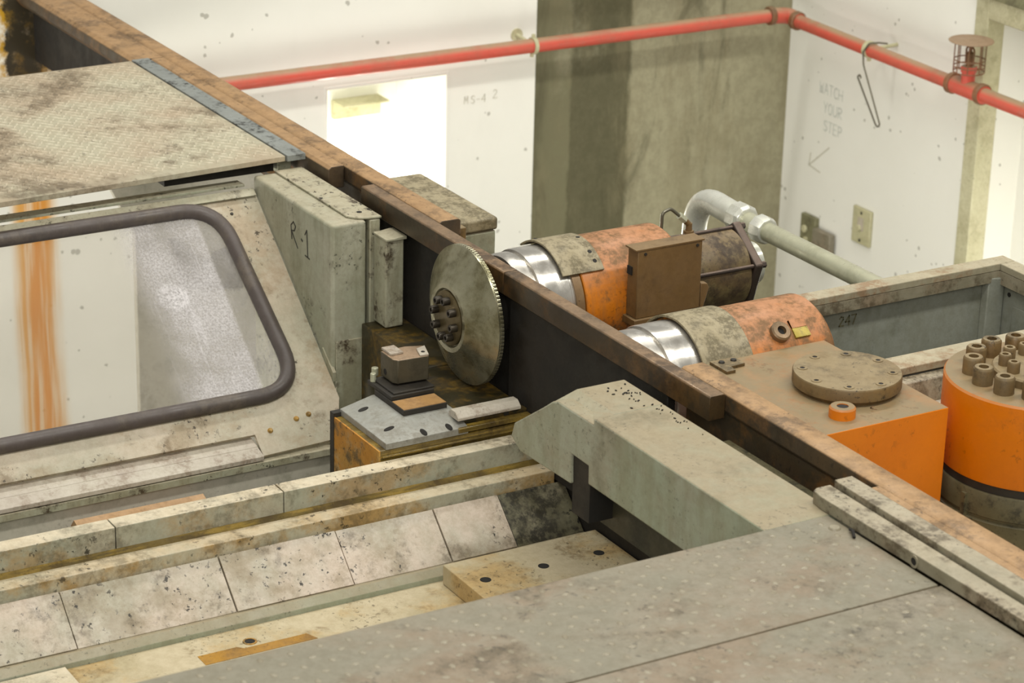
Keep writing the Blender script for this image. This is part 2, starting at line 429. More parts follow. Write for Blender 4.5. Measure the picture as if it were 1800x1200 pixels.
class MB:
    """collects shapes given in world coordinates; build() links them as ONE mesh object"""

    def __init__(s):
        s.bm = bmesh.new()

    def poly_prism(s, a, b):
        n = len(a)
        va = [s.bm.verts.new(p) for p in a]
        vb = [s.bm.verts.new(p) for p in b]
        fs = [s.bm.faces.new(va), s.bm.faces.new(list(reversed(vb)))]
        for i in range(n):
            fs.append(s.bm.faces.new((va[i], vb[i], vb[(i + 1) % n], va[(i + 1) % n])))
        bmesh.ops.recalc_face_normals(s.bm, faces=fs)
        return s

    def box(s, x0, x1, y0, y1, z0, z1):
        p = [(x0, y0), (x1, y0), (x1, y1), (x0, y1)]
        return s.poly_prism([(x, y, z0) for x, y in p], [(x, y, z1) for x, y in p])

    def prism(s, pts, axis, a, b):
        f = {'x': lambda p, v: (v, p[0], p[1]), 'y': lambda p, v: (p[0], v, p[1]), 'z': lambda p, v: (p[0], p[1], v)}[axis]
        return s.poly_prism([f(p, a) for p in pts], [f(p, b) for p in pts])

    def hexa(s, base, top):
        return s.poly_prism(base, top)

    def lathe(s, prof, o, ax, seg=40, a0=0, a1=2 * math.pi, close=False):
        """prof: (radius, height) pairs swept about axis ax through o; close joins the profile ends into a ring"""
        o, ax = Vector(o), Vector(ax).normalized()
        u = ax.orthogonal().normalized()
        if abs(ax.y) > .9:
            u = Vector((1, 0, 0))
        if abs(ax.z) > .9:
            u = Vector((1, 0, 0))
        v = ax.cross(u)
        full = abs(a1 - a0 - 2 * math.pi) < 1e-6
        k = seg if full else seg + 1
        rings = []
        for r, h in prof:
            if r < 1e-7:
                rings.append([s.bm.verts.new(o + ax * h)])
            else:
                rings.append([s.bm.verts.new(o + ax * h + (u * math.cos(a0 + (a1 - a0) * i / seg) + v * math.sin(a0 + (a1 - a0) * i / seg)) * r)
                              for i in range(k)])
        fs = []
        np_ = len(prof)
        for j in range(np_ if close else np_ - 1):
            A, B = rings[j], rings[(j + 1) % np_]
            for i in range(seg):
                i2 = (i + 1) % k if full else i + 1
                if len(A) == 1 and len(B) == 1:
                    continue
                if len(A) == 1:
                    fs.append(s.bm.faces.new((A[0], B[i], B[i2])))
                elif len(B) == 1:
                    fs.append(s.bm.faces.new((A[i], B[0], A[i2])))
                else:
                    fs.append(s.bm.faces.new((A[i], B[i], B[i2], A[i2])))
        if not full and close:
            fs.append(s.bm.faces.new([R[0] for R in rings]))
            fs.append(s.bm.faces.new([R[-1] for R in rings]))
        bmesh.ops.recalc_face_normals(s.bm, faces=fs)
        return s

    def cyl(s, p0, p1, r, seg=24, ch=0.0):
        p0, p1 = Vector(p0), Vector(p1)
        L = (p1 - p0).length
        if ch:
            pr = [(0, 0), (r - ch, 0), (r, ch), (r, L - ch), (r - ch, L), (0, L)]
        else:
            pr = [(0, 0), (r, 0), (r, L), (0, L)]
        return s.lathe(pr, p0, p1 - p0, seg)

    def tube(s, pts, r, seg=10, close=False):
        pts = [Vector(p) for p in pts]
        n = len(pts)
        rings = []
        up = None
        for i, p in enumerate(pts):
            a = pts[(i - 1) % n] if (i > 0 or close) else p
            b = pts[(i + 1) % n] if (i < n - 1 or close) else p
            d = (b - a).normalized()
            if up is None:
                up = d.orthogonal().normalized()
            up = (up - d * up.dot(d)).normalized()
            v = d.cross(up)
            rr = r[i] if isinstance(r, (list, tuple)) else r
            rings.append([s.bm.verts.new(p + (up * math.cos(2 * math.pi * j / seg) + v * math.sin(2 * math.pi * j / seg)) * rr) for j in range(seg)])
        fs = []
        for i in range(n if close else n - 1):
            A, B = rings[i], rings[(i + 1) % n]
            for j in range(seg):
                fs.append(s.bm.faces.new((A[j], B[j], B[(j + 1) % seg], A[(j + 1) % seg])))
        if not close:
            fs.append(s.bm.faces.new(rings[0]))
            fs.append(s.bm.faces.new(rings[-1]))
        bmesh.ops.recalc_face_normals(s.bm, faces=fs)
        return s

    def strip(s, pts, nrm, wd, th=.0006):
        """a thin inked stroke lying on a surface with normal nrm"""
        nrm = Vector(nrm).normalized()
        pts = [Vector(p) for p in pts]
        for a, b in zip(pts[:-1], pts[1:]):
            d = (b - a).normalized()
            sd = d.cross(nrm) * wd / 2
            a2, b2 = a - d * wd * .35, b + d * wd * .35
            s.poly_prism([a2 - sd, b2 - sd, b2 + sd, a2 + sd], [q + nrm * th for q in (a2 - sd, b2 - sd, b2 + sd, a2 + sd)])
        return s

    def build(s, name, mat, parent=None, bevel=0.0, seg=2, smooth=35, label=None):
        off = wloc(parent) if parent is not None else Vector((0, 0, 0))
        if parent is None:
            # a thing of one mesh gets its origin at its own base
            xs = [v.co for v in s.bm.verts]
            off = Vector(((min(c.x for c in xs) + max(c.x for c in xs)) / 2, (min(c.y for c in xs) + max(c.y for c in xs)) / 2, min(c.z for c in xs)))
        if parent is None and getattr(s, 'keep', False):
            off = Vector((0, 0, 0))
        bmesh.ops.translate(s.bm, verts=s.bm.verts, vec=-off)
        me = bpy.data.meshes.new(name)
        s.bm.to_mesh(me)
        s.bm.free()
        for p in me.polygons:
            p.use_smooth = True
        me.set_sharp_from_angle(angle=math.radians(smooth))
        o = bpy.data.objects.new(name, me)
        COL.objects.link(o)
        if mat is not None:
            me.materials.append(mat if not isinstance(mat, str) else M[mat])
        if parent is not None:
            o.parent = parent
        else:
            o.location = off
        if bevel:
            b = o.modifiers.new('edge', 'BEVEL')
            b.width = bevel
            b.segments = seg
            b.limit_method = 'ANGLE'
            b.angle_limit = math.radians(40)
        if label:
            o['label'] = label
        return o


def struct(mb, name, mat, **k):
    mb.keep = True
    return tag(mb.build(name, mat, **k), kind='structure')


def fillet(pts, rad, seg=6, close=False):
    """round the corners of a polyline (lists of Vectors); rad may be a list"""
    pts = [Vector(p) for p in pts]
    n = len(pts)
    out = []
    for i, p in enumerate(pts):
        r = rad[i] if isinstance(rad, (list, tuple)) else rad
        if (not close and i in (0, n - 1)) or r <= 0:
            out.append(p)
            continue
        a, b = pts[(i - 1) % n], pts[(i + 1) % n]
        da, db = (a - p).normalized(), (b - p).normalized()
        ang = da.angle(db)
        t = min(r / math.tan(ang / 2), (a - p).length * .49, (b - p).length * .49)
        p0, p1 = p + da * t, p + db * t
        for k in range(seg + 1):
            q = k / seg
            out.append(p0 * (1 - q) ** 2 + p * 2 * q * (1 - q) + p1 * q * q)
    return out


def copy_tree(o, parent=None, offset=Vector((0, 0, 0))):
    c = o.copy()
    COL.objects.link(c)
    if parent is not None:
        c.parent = parent
    c.location = Vector(o.location) + offset
    for ch in list(o.children):
        copy_tree(ch, c)
    return c


# handwriting strokes on a 1 x 1.4 cell
GL = {
    'W': [[(0, 1.4), (.22, 0), (.5, .9), (.78, 0), (1, 1.4)]], 'A': [[(0, 0), (.5, 1.4), (1, 0)], [(.2, .5), (.8, .5)]],
    'T': [[(0, 1.4), (1, 1.4)], [(.5, 1.4), (.5, 0)]], 'C': [[(1, 1.2), (.7, 1.4), (.25, 1.3), (.05, .9), (.05, .45), (.3, .05), (.7, 0), (1, .2)]],
    'H': [[(0, 0), (0, 1.4)], [(1, 0), (1, 1.4)], [(0, .7), (1, .7)]], 'Y': [[(0, 1.4), (.5, .7), (1, 1.4)], [(.5, .7), (.5, 0)]],
    'O': [[(.5, 1.4), (.1, 1.1), (.05, .5), (.3, 0), (.7, 0), (.95, .5), (.9, 1.1), (.5, 1.4)]],
    'U': [[(0, 1.4), (.05, .3), (.35, 0), (.7, 0), (.95, .3), (1, 1.4)]],
    'R': [[(.1, 0), (.1, 1.4), (.7, 1.4), (.95, 1.1), (.7, .75), (.1, .7), (1, 0)]],
    'S': [[(.95, 1.2), (.6, 1.4), (.15, 1.25), (.15, .9), (.8, .6), (.9, .25), (.55, 0), (.05, .15)]],
    'E': [[(1, 1.4), (.05, 1.4), (.05, 0), (1, 0)], [(.05, .7), (.8, .7)]], 'P': [[(.1, 0), (.1, 1.4), (.75, 1.35), (.95, 1.05), (.7, .7), (.1, .65)]],
    'M': [[(0, 0), (.1, 1.4), (.5, .5), (.9, 1.4), (1, 0)]], '-': [[(.1, .65), (.9, .65)]], '4': [[(.8, 0), (.8, 1.4), (0, .5), (1, .5)]],
    '2': [[(.05, 1.1), (.35, 1.4), (.8, 1.3), (.85, .95), (0, 0), (1, 0)]], '1': [[(.3, 1.1), (.55, 1.4), (.55, 0)], [(.2, 0), (.9, 0)]],
    '7': [[(0, 1.4), (1, 1.4), (.4, 0)]], ' ': [], '.': [[(.4, .55), (.55, .5)]],
}


def write(mb, text, o, right, up, h, nrm, wd, gap=.35):
    """handwriting: o is the lower left corner of the first letter, h the letter height"""
    o, right, up = Vector(o), Vector(right), Vector(up)
    k = h / 1.4
    x = 0
    for ch in text:
        for st in GL[ch]:
            mb.strip([o + right * ((x + p[0]) * k * .8) + up * (p[1] * k) for p in st], nrm, wd)
        x += 1 + gap
    return mb


# ------------------------------------------------------------------ the pit: walls and floors
XW, YW = -2.55, 2.58          # far wall across the track, right wall along it
ZF = -1.55


def build_room():
    # left wall: white concrete up to y=1.60 with a light niche cut in it
    ny0, ny1, nz0, nz1 = .889, 1.29, -1.35, -.398
    m = MB()
    m.box(XW - .5, XW, -3.2, ny0, ZF, 0)
    m.box(XW - .5, XW, ny1, 1.60, ZF, 0)
    m.box(XW - .5, XW, ny0, ny1, nz1, 0)
    m.box(XW - .5, XW, ny0, ny1, ZF, nz0)
    m.box(XW - .5, XW - .32, ny0, ny1, nz0, nz1)
    wl = struct(m, 'wall_left', 'white')
    t = MB()
    write(t, 'M', (XW + .0005, 1.352, -.498), (0, 1, 0), (0, 0, 1), .022, (1, 0, 0), .0022)
    write(t, 'S-4', (XW + .0005, 1.375, -.500), (0, 1, 0), (0, 0, 1), .024, (1, 0, 0), .0022)
    write(t, '2', (XW + .0005, 1.452, -.492), (0, 1, 0), (0, 0, 1), .026, (1, 0, 0), .0022)
    t.build('pencil_writing', 'pencil', wl, label='faint pencil letters MS-4 2')
    fr = MB()
    for a, b, c, d in ((ny0 - .008, ny0 + .002, nz0, nz1 + .008), (ny1 - .002, ny1 + .008, nz0, nz1 + .008), (ny0 + .002, ny1 - .002, nz1 - .002, nz1 + .008)):
        fr.box(XW - .02, XW + .003, a, b, c, d)
    struct(fr, 'trim_1', 'white', bevel=.002)
    # bare concrete corner pier, set slightly back
    m = MB()
    m.box(XW - .5, XW - .03, 1.60, YW + .5, ZF, 0)
    struct(m, 'wall_corner', 'concrete')
    # right wall, with a doorway behind a cream frame
    dx0 = -1.615
    m = MB()
    m.box(XW - .03, dx0, YW, YW + .5, ZF, 0)
    m.box(dx0, 0.2, YW, YW + .5, -.13, 0)
    m.box(dx0, 0.2, YW + .16, YW + .5, ZF, -.13)
    m.box(.2, 2.4, YW, YW + .5, ZF, 0)
    wr = struct(m, 'wall_right', 'white')
    t = MB()
    R, U, N = (1, 0, 0), (0, 0, 1), (0, -1, 0)
    rows = (('WATCH', -2.405, -.572, 5), ('YOUR', -2.378, -.632, 4), ('STEP', -2.372, -.692, 4))
    for tx, x, z, k in rows:
        write(t, tx, (x, YW - .0005, z), (1, 0, -.02), U, .034, N, .0032, gap=.3)
    t.build('wall_lettering', 'bluemark', wr, label='faded blue letters WATCH YOUR STEP')
    t = MB()
    t.strip([(-2.335, YW - .0005, -.742), (-2.43, YW - .0005, -.822)], N, .0045)
    t.strip([(-2.43, YW - .0005, -.785), (-2.435, YW - .0005, -.826), (-2.375, YW - .0005, -.836)], N, .0045)
    t.build('wall_arrow', 'pencil', wr, label='pencilled arrow pointing down to the left')
    m = MB()
    m.box(-1.668, dx0 + .004, YW - .016, YW + .05, ZF, -.085)
    m.box(dx0 + .004, .2, YW - .016, YW + .05, -.15, -.085)
    struct(m, 'trim_2', 'jamb', bevel=.003)
    m = MB()
    m.box(-1.66, .2, YW - .03, YW + .3, -.085, -.002)
    struct(m, 'trim_3', 'olive', bevel=.003)
    m = MB()
    m.box(XW - .5, 3.2, -3.2, YW + .5, ZF - .1, ZF)
    struct(m, 'floor', 'pitfloor')
    m = MB()
    m.box(-8, XW - .5, -6, 8, -.2, -.001)
    m.box(XW - .5, 8, YW + .5, 8, -.2, -.001)
    struct(m, 'floor_hall', 'hallfloor')


build_room()


def lamp(name, loc, power, size, col=(1, .97, .88)):
    ld = bpy.data.lights.new(name, 'POINT')
    ld.energy = power
    ld.shadow_soft_size = size
    ld.color = col
    lo = bpy.data.objects.new(name, ld)
    COL.objects.link(lo)
    lo.location = loc


def build_niche_light():
    t = thing('niche_light', 'lit fluorescent fitting under a small hood in the wall recess', 'light', (-2.80, 1.10, -.57))
    m = MB()
    m.hexa([(-2.87, 1.065, -.538), (-2.87, 1.225, -.538), (-2.790, 1.225, -.538), (-2.790, 1.065, -.538)],
           [(-2.87, 1.065, -.532), (-2.87, 1.225, -.532), (-2.790, 1.225, -.532), (-2.790, 1.065, -.532)])
    m.build('hood', 'jamb', t, bevel=.001)
    m = MB()
    m.box(-2.87, -2.85, 1.065, 1.225, -.59, -.539)
    m.build('back_plate', 'jamb', t)
    for y in (1.09, 1.18):
        m = MB()
        m.cyl((-2.815, y + .02, -1.25), (-2.815, y + .02, -.66), .016, 14)
        m.build('tube', 'tube', t)
    lamp('niche_glow', (-2.70, 1.09, -.90), 6.5, .12)
    d = thing('doorway_light', 'lit fluorescent tube fixed inside the right hand doorway', 'light', (-1.05, YW + .1, -.75))
    m = MB()
    m.box(-1.07, -1.03, YW + .13, YW + .16, -1.30, -.50)
    m.build('back_plate', 'jamb', d)
    m = MB()
    m.cyl((-1.05, YW + .10, -1.28), (-1.05, YW + .10, -.52), .016, 14)
    m.build('tube', 'tube', d)
    lamp('doorway_glow', (-1.0, YW + .05, -1.0), 7, .1)


build_niche_light()


# ------------------------------------------------------------------ track
def rail_profile(y0, y1, lip=.0):
    ym = (y0 + y1) / 2
    return [(y0, -.004), (y0 + .006, 0), (y1 - .006, 0), (y1, -.004), (y1, -.034), (ym + .010, -.048), (ym + .010, -.115),
            (y1 + .008, -.128), (y1 + .008, -.14), (y0 - .002, -.14), (y0 - .002, -.128), (ym - .010, -.115), (ym - .010, -.048), (y0, -.034)]


def build_track():
    t = thing('track_rail', 'long rusty rail running up to the far white wall, broken off beside the tan box', 'rail', (-1.4, .06, -.14), 'track rails')
    m = MB()
    m.prism(rail_profile(.036, .086), 'x', XW, -.322)
    m.build('rail_head', 'rail', t, bevel=.002)
    m = MB()
    m.prism([(-.004, -.05), (-.004, -.006), (.004, 0), (.0345, 0), (.0345, -.05)], 'x', -1.732, -.748)
    m.prism([(-.048, -.03), (-.044, -.008), (-.034, 0), (.0345, 0), (.0345, -.05), (-.03, -.05)], 'x', XW, -1.735)
    m.build('running_edge', 'rail', t, bevel=.002)
    g = MB()
    g.box(XW, -1.80, .002, .034, -.205, -.052)
    g.build('web_girder', 'dark', t)

    t = thing('track_rail', 'rusty tan rail in the foreground beside the grey clamping bar', 'rail', (1.4, .06, -.14), 'track rails')
    m = MB()
    m.prism(rail_profile(.0345, .086), 'x', .566, 2.3)
    m.build('rail_head', 'rail', t, bevel=.002)
    m = MB()
    m.box(1.137, 2.3, .0165, .0340, -.05, -.0008)
    m.build('running_edge', 'rail', t, bevel=.002)
    b = MB()
    b.box(.73, 2.3, -.016, .030, -.35, -.078)
    b.build('support_beam', 'wedge', t)

    b = MB()
    b.prism([(0, -.046), (0, -.003), (.003, 0), (.030, 0), (.033, -.003), (.033, -.046)], 'x', -.602, -.001)
    tag(b.build('bridging_bar', 'bar', bevel=.0012), 'dark brown steel bridging bar lying along the rail above the disc', 'bar', 'bridging bars')
    b = MB()
    b.prism([(0, -.046), (0, -.003), (.003, 0), (.030, 0), (.033, -.003), (.033, -.046)], 'x', .0015, .708)
    tag(b.build('bridging_bar', 'bar', bevel=.0012), 'rusty steel bridging bar in front of the orange motors, ending beside the clamp arm', 'bar', 'bridging bars')
    # big dark plate that carries the bars
    t = thing('bar_support_plate', 'dark greasy plate below the bridging bar, and a dark sheet for the shaded void behind the steel disc', 'plate', (.3, .02, -.5))
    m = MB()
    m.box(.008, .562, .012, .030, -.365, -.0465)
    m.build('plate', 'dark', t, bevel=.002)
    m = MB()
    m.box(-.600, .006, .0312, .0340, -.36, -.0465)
    m.build('void_shade_sheet', 'dark', t)  # dark sheet added to stand in for the shaded void behind the disc


build_track()


# ------------------------------------------------------------------ chequer plate platform
def build_platform():
    t = thing('chequer_plate_platform', 'dusty diamond tread platform at the top left, level with the rail', 'platform', (-1.3, -.5, -.012))
    x0, x1, y0, y1 = -1.722, -.862, -1.75, -.052
    m = MB()
    m.hexa([(-1.70, y0, -.012), (-.78, y0, -.012), (x1, y1, -.012), (-1.732, y1, -.012)],
           [(-1.70, y0, 0), (-.78, y0, 0), (x1, y1, 0), (-1.732, y1, 0)])
    m.build('plate', 'diamond', t, bevel=.001)
    d = MB()
    px, py = .0215, .0215
    j = 0
    x = -1.71
    while x < -.875:
        y = -1.05 + (px / 2 if j % 2 else 0)
        i = 0
        while y < -.07:
            a = math.radians(45 if (i + j) % 2 else -45) + math.radians(12)
            ca, sa = math.cos(a), math.sin(a)
            L, Wd = .0115, .0038
            P = [(x + u * ca - v * sa, y + u * sa + v * ca) for u, v in ((-L, 0), (0, -Wd), (L, 0), (0, Wd))]
            Q = [(x + u * ca - v * sa, y + u * sa + v * ca) for u, v in ((-L * .7, 0), (0, -Wd * .5), (L * .7, 0), (0, Wd * .5))]
            va = [d.bm.verts.new((p[0], p[1], .0001)) for p in P]
            vb = [d.bm.verts.new((p[0], p[1], .0019)) for p in Q]
            d.bm.faces.new(vb)
            for k in range(4):
                d.bm.faces.new((va[k], va[(k + 1) % 4], vb[(k + 1) % 4], vb[k]))
            y += py
            i += 1
        x += px * .72
        j += 1
    d.build('raised_tread', 'tread', t, smooth=10)
    s = MB()
    s.hexa([(-1.735, -.049, -.012), (-.857, -.049, -.012), (-.857, -.005, -.012), (-1.735, -.005, -.012)],
           [(-1.735, -.049, .002), (-.857, -.049, .002), (-.857, -.005, .002), (-1.735, -.005, .002)])
    s.build('edge_strip', 'strip', t, bevel=.001, label='blue-grey scuffed edge strip')
    s = MB()
    s.box(-1.72, -.90, -.052, -.02, -.05, -.0125)
    s.build('support_angle', 'green', t, bevel=.001)
    s = MB()
    s.box(-.95, -.905, -.32, -.06, -.045, -.0125)
    s.build('gap_shade_bar', 'dark', t, bevel=.001)  # coloured black to stand for the shaded gap under the platform


build_platform()

# ------------------------------------------------------------------ hood with the window
PA = Vector((-.849, 0, -.063))
PS = Vector((.77419623, 0, -.63294565))
PN = Vector((.63294565, 0, .77419623))


def hp(s, y, off=0.0):
    """point on the sloping hood face: s down the slope, y across"""
    p = PA + PS * s + PN * off
    return Vector((p.x, y, p.z))


def build_hood():
    t = thing('window_hood', 'sloping pale machine hood with a rubber-sealed window', 'hood', (-.41, -.6, -.46))
    YL = -1.75
    op = fillet([hp(.030, YL + .12), hp(.030, -.236), hp(.497, -.212), hp(.497, YL + .12)], [.09, .085, .085, .09], 8, True)
    outer = [hp(0, YL), hp(0, -.134), hp(.53, -.134), hp(.622, -.172), hp(.628, -.345), hp(.577, -.345), hp(.572, YL)]
    m = MB()
    es = []
    for loop in (op, outer):
        vs = [m.bm.verts.new(p) for p in loop]
        for k in range(len(vs)):
            es.append(m.bm.edges.new((vs[k], vs[(k + 1) % len(vs)])))
    bmesh.ops.triangle_fill(m.bm, edges=es, use_beauty=True)
    g = bmesh.ops.extrude_face_region(m.bm, geom=m.bm.faces[:])
    bmesh.ops.translate(m.bm, verts=[v for v in g['geom'] if isinstance(v, bmesh.types.BMVert)], vec=-PN * .008)
    bmesh.ops.recalc_face_normals(m.bm, faces=m.bm.faces[:])
    m.build('panel', 'hood', t)
    # right lower extension that wraps under the cabinet foot
    g = MB()
    gp = fillet([hp(.030, YL + .12, .006), hp(.030, -.236, .006), hp(.497, -.212, .006), hp(.497, YL + .12, .006)], [.09, .095, .095, .09], 10, True)
    g.tube(gp, .0165, 12, True)
    g.build('rubber_seal', 'rubber', t, label='thick dark rubber window seal')
    g = MB()
    q = [p - PN * .004 for p in gp]
    g.poly_prism(q, [p - PN * .004 for p in q])
    g.build('window_pane', 'glass', t, smooth=80)
    m = MB()
    m.prism([(-.863, -.070), (-.848, -.056), (-.830, -.068), (-.850, -.080)], 'y', YL, -.136)
    m.prism([(-.900, -.052), (-.862, -.050), (-.862, -.056), (-.900, -.058)], 'y', YL, -.150)
    m.build('top_lip', 'green', t, bevel=.001)
    for (s, y) in ((.575, -.31), (.560, -.245), (.555, -.215)):
        m = MB()
        p = hp(s, y)
        m.lathe([(0, .0055), (.0035, .0055), (.0055, .003), (.006, 0), (0, 0)], p, PN, 12)
        m.build('bolt', 'yellow', t)
    m = MB()
    p = hp(.05, -.205)
    m.lathe([(0, .002), (.003, .002), (.004, 0), (0, 0)], p, PN, 10)
    m.build('screw', 'slot', t)

    # rim of the chip trough below the hood
    t = thing('chip_trough', 'grey sheet trough with a pale double rim below the window hood', 'trough', (-.3, -.6, -.85))
    m = MB()
    m.prism([(-.450, -.441), (-.411, -.439), (-.384, -.4475), (-.384, -.455), (-.450, -.455)], 'y', -1.75, -.348)
    m.prism([(-.3835, -.4477), (-.352, -.4565), (-.352, -.466), (-.3835, -.466)], 'y', -1.75, -.348)
    m.build('rim', 'pale_steel', t, bevel=.001)
    m = MB()
    m.box(-.42, -.350, -1.75, -.135, -.482, -.470)
    m.box(-.356, -.349, -1.75, -.135, -.482, -.4685)
    m.build('rim_lip', 'green_speck', t)
    m = MB()
    m.box(-.415, -.362, -1.75, -.135, -.86, -.483)
    m.build('trough_wall', 'grey', t)
    m = MB()
    m.box(-.362, .09, -1.75, -.33, -.86, -.84)
    m.build('trough_floor', 'grey', t)
    m = MB()
    m.prism([(-.335, -.512), (-.318, -.494), (-.262, -.512), (-.262, -.60), (-.335, -.60)], 'y', -.775, -.50)
    m.build('deflector_strip', 'tan_steel', t, label='brown strip lying along the trough')

    # grey panel seen through the window
    t = thing('grey_machine_panel', 'plain grey upright panel visible through the hood window', 'panel', (-1.62, .1, ZF))
    m = MB()
    m.prism([(-.170, -.262), (-.10, -.405), (-.10, ZF), (.30, ZF), (.30, -.262)], 'x', -1.64, -1.62)
    m.build('sheet', 'grey', t, bevel=.002)
    m = MB()
    m.box(-1.70, -1.641, -.165, .30, -.277, -.262)
    m.build('top_fold', 'grey', t)
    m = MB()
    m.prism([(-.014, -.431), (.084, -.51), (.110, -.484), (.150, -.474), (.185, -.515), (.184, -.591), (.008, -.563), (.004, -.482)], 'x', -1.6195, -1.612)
    m.build('panel_shadow_shape', 'panel_dark', t)  # darker raised shape standing in for machine shadows on the grey panel


build_hood()


# ------------------------------------------------------------------ cabinet marked R - 1, and blocks behind it
def build_cabinet():
    t = thing('machine_cabinet', 'grey-green upright machine cabinet marked R - 1 beside the window hood', 'cabinet', (-.68, -.07, ZF))
    m = MB()
    m.box(-.862, -.480, -.130, -.049, -.80, -.033)
    m.build('body', 'green', t, bevel=.007, seg=3)
    m = MB()
    m.box(-.868, -.482, -.041, -.016, -.80, -.034)
    m.build('side_column', 'green_speck', t, bevel=.003)
    m = MB()
    m.box(-.858, -.640, -.080, -.014, -.0325, -.028)
    m.build('cover_strip', 'green_speck', t, bevel=.0012)
    m = MB()
    m.prism([(-.638, -.080), (-.512, -.080), (-.490, -.062), (-.483, -.044), (-.480, -.014), (-.638, -.014)], 'z', -.0325, -.028)
    m.build('cover_strip', 'green_speck', t, bevel=.0012)
    m = MB()
    m.lathe([(0, .0012), (.0055, .0012), (.0055, 0), (0, 0)], (-.522, -.045, -.0281), (0, 0, 1), 14)
    m.build('screw_hole', 'hole', t)
    m = MB()
    m.box(-.4805, -.476, -.122, -.051, -.86, -.29)
    m.build('front_foot', 'green_speck', t, bevel=.001)
    m = MB()
    m.hexa([(-.52, -.1325, -.335), (-.47, -.1325, -.375), (-.47, -.125, -.375), (-.52, -.125, -.335)],
           [(-.52, -.1325, -.315), (-.47, -.1325, -.355), (-.47, -.125, -.355), (-.52, -.125, -.315)])
    m.build('foot_clip', 'green_speck', t)
    # marking on the side that faces the viewer
    k = MB()
    N = (0, -1, 0)
    yy = -.1305
    k.strip([(-.668, yy, -.118), (-.672, yy, -.088), (-.660, yy, -.078), (-.650, yy, -.086), (-.656, yy, -.097), (-.670, yy, -.100), (-.640, yy, -.131)], N, .0026)
    k.strip([(-.622, yy, -.106), (-.617, yy, -.108)], N, .004)
    k.strip([(-.605, yy, -.090), (-.596, yy, -.078), (-.592, yy, -.136)], N, .0026)
    k.strip([(-.604, yy, -.136), (-.584, yy, -.138)], N, .0026)
    k.build('marker_writing', 'marker', t, label='R - 1 in black marker')

    t = thing('slide_block', 'oil-stained block between the R - 1 cabinet and the steel disc', 'block', (-.5, -.05, -.9))
    m = MB()
    m.box(-.474, -.418, -.036, .006, -.254, -.062)
    m.build('upper_block', 'green_speck', t, bevel=.003)
    m = MB()
    m.prism([(-.038, -.062), (.010, -.062), (.010, -.0545), (.0, -.0545), (-.02, -.057), (-.038, -.057)], 'x', -.474, -.413)
    m.build('cap', 'green_speck', t, bevel=.0012)
    m = MB()
    m.box(-.474, -.19, -.064, .0305, -.9, -.256)
    m.build('oily_base', 'ledge_oil', t, bevel=.003)

    t = thing('tan_gearbox', 'dusty flat-topped grey box standing behind the rail, in front of the lit recess', 'box', (-.55, .16, -1.2))
    m = MB()
    m.box(-.712, -.372, .100, .204, -.058, -.030)
    m.build('lid', 'guard', t, bevel=.006, seg=3)
    m = MB()
    m.box(-.705, -.376, .102, .201, -1.2, -.060)
    m.build('body', 'green_clean', t, bevel=.004)
    m = MB()
    m.box(-.42, -.345, .0965, .1125, -.075, -.031)
    m.build('clip', 'dusty_cover', t, bevel=.002)


build_cabinet()


# ------------------------------------------------------------------ steel disc and its spindle, motor, second spindle
def socket_bolt(name, parent, base, ax, r, h, mat='bolt', hole='hole', hexr=.5):
    m = MB()
    m.lathe([(0, h * .45), (r * hexr, h * .45), (r * hexr, h), (r * .86, h), (r, h * .88), (r, 0), (0, 0)], base, ax, 20)
    o = m.build(name, mat, parent)
    m = MB()
    m.lathe([(0, h * .47), (r * hexr * .98, h * .47)], base, ax, 6)
    m.build('socket', hole, o)
    return o


DX, DZ = -.092, -.114


def build_disc():
    t = thing('steel_disc', 'worn steel disc with a bolted hub standing below the bridging bar', 'disc', (DX, -.04, DZ - .14))
    A = (0, -1, 0)
    m = MB()
    R = .1405
    m.lathe([(0, 0), (R - .004, 0), (R, .004), (R, .010), (R - .006, .0125), (.078, .040), (.069, .047), (.060, .047), (.0565, .042), (0, .042)],
            (DX, -.024, DZ), A, 96)
    m.build('disc', 'disc', t, smooth=25)
    # gear-like nicks on the rim away from the viewer
    m = MB()
    for k in range(110):
        a = 2 * math.pi * k / 110
        c, s = math.cos(a), math.sin(a)
        p = Vector((DX + c * R, -.0235, DZ + s * R))
        q = Vector((-s, 0, c)) * .0034
        o = Vector((c, 0, s)) * .0007
        m.poly_prism([p - q, p + q, p + q * .5 + o, p - q * .5 + o], [v + Vector((0, -.007, 0)) for v in (p - q, p + q, p + q * .5 + o, p - q * .5 + o)])
    m.build('toothed_edge', 'disc', t)
    m = MB()
    m.lathe([(0, 0), (.0555, 0), (.0555, .006), (.052, .008), (0, .008)], (DX, -.065, DZ), A, 48)
    hub = m.build('hub', 'hub', t)
    for k in range(8):
        a = math.radians(22.5 + 12 + k * 45)
        socket_bolt('bolt', hub, (DX + .039 * math.cos(a), -.0728, DZ + .039 * math.sin(a)), A, .0082, .015)
    m = MB()
    m.cyl((DX, -.0245, DZ), (DX, .0310, DZ), .062, 40)
    m.build('spindle_nose', 'dark', t)


build_disc()


def shell(mb, x, z, y0, y1, r0, r1, d0, d1, seg=28):
    """curved guard plate about a spindle axis; angles in degrees, 0 = +X, 90 = up"""
    # lathe about -Y: angle runs from +X towards +Z
    mb.lathe([(r0, -y0), (r1, -y0), (r1, -y1), (r0, -y1)], (x, 0, z), (0, -1, 0), seg, math.radians(d0), math.radians(d1), close=True)
    return mb


def ycyl(mb, x, z, prof, seg=64):
    """prof: (radius, y) pairs"""
    mb.lathe([(r, y) for r, y in prof], (x, 0, z), (0, 1, 0), seg)
    return mb


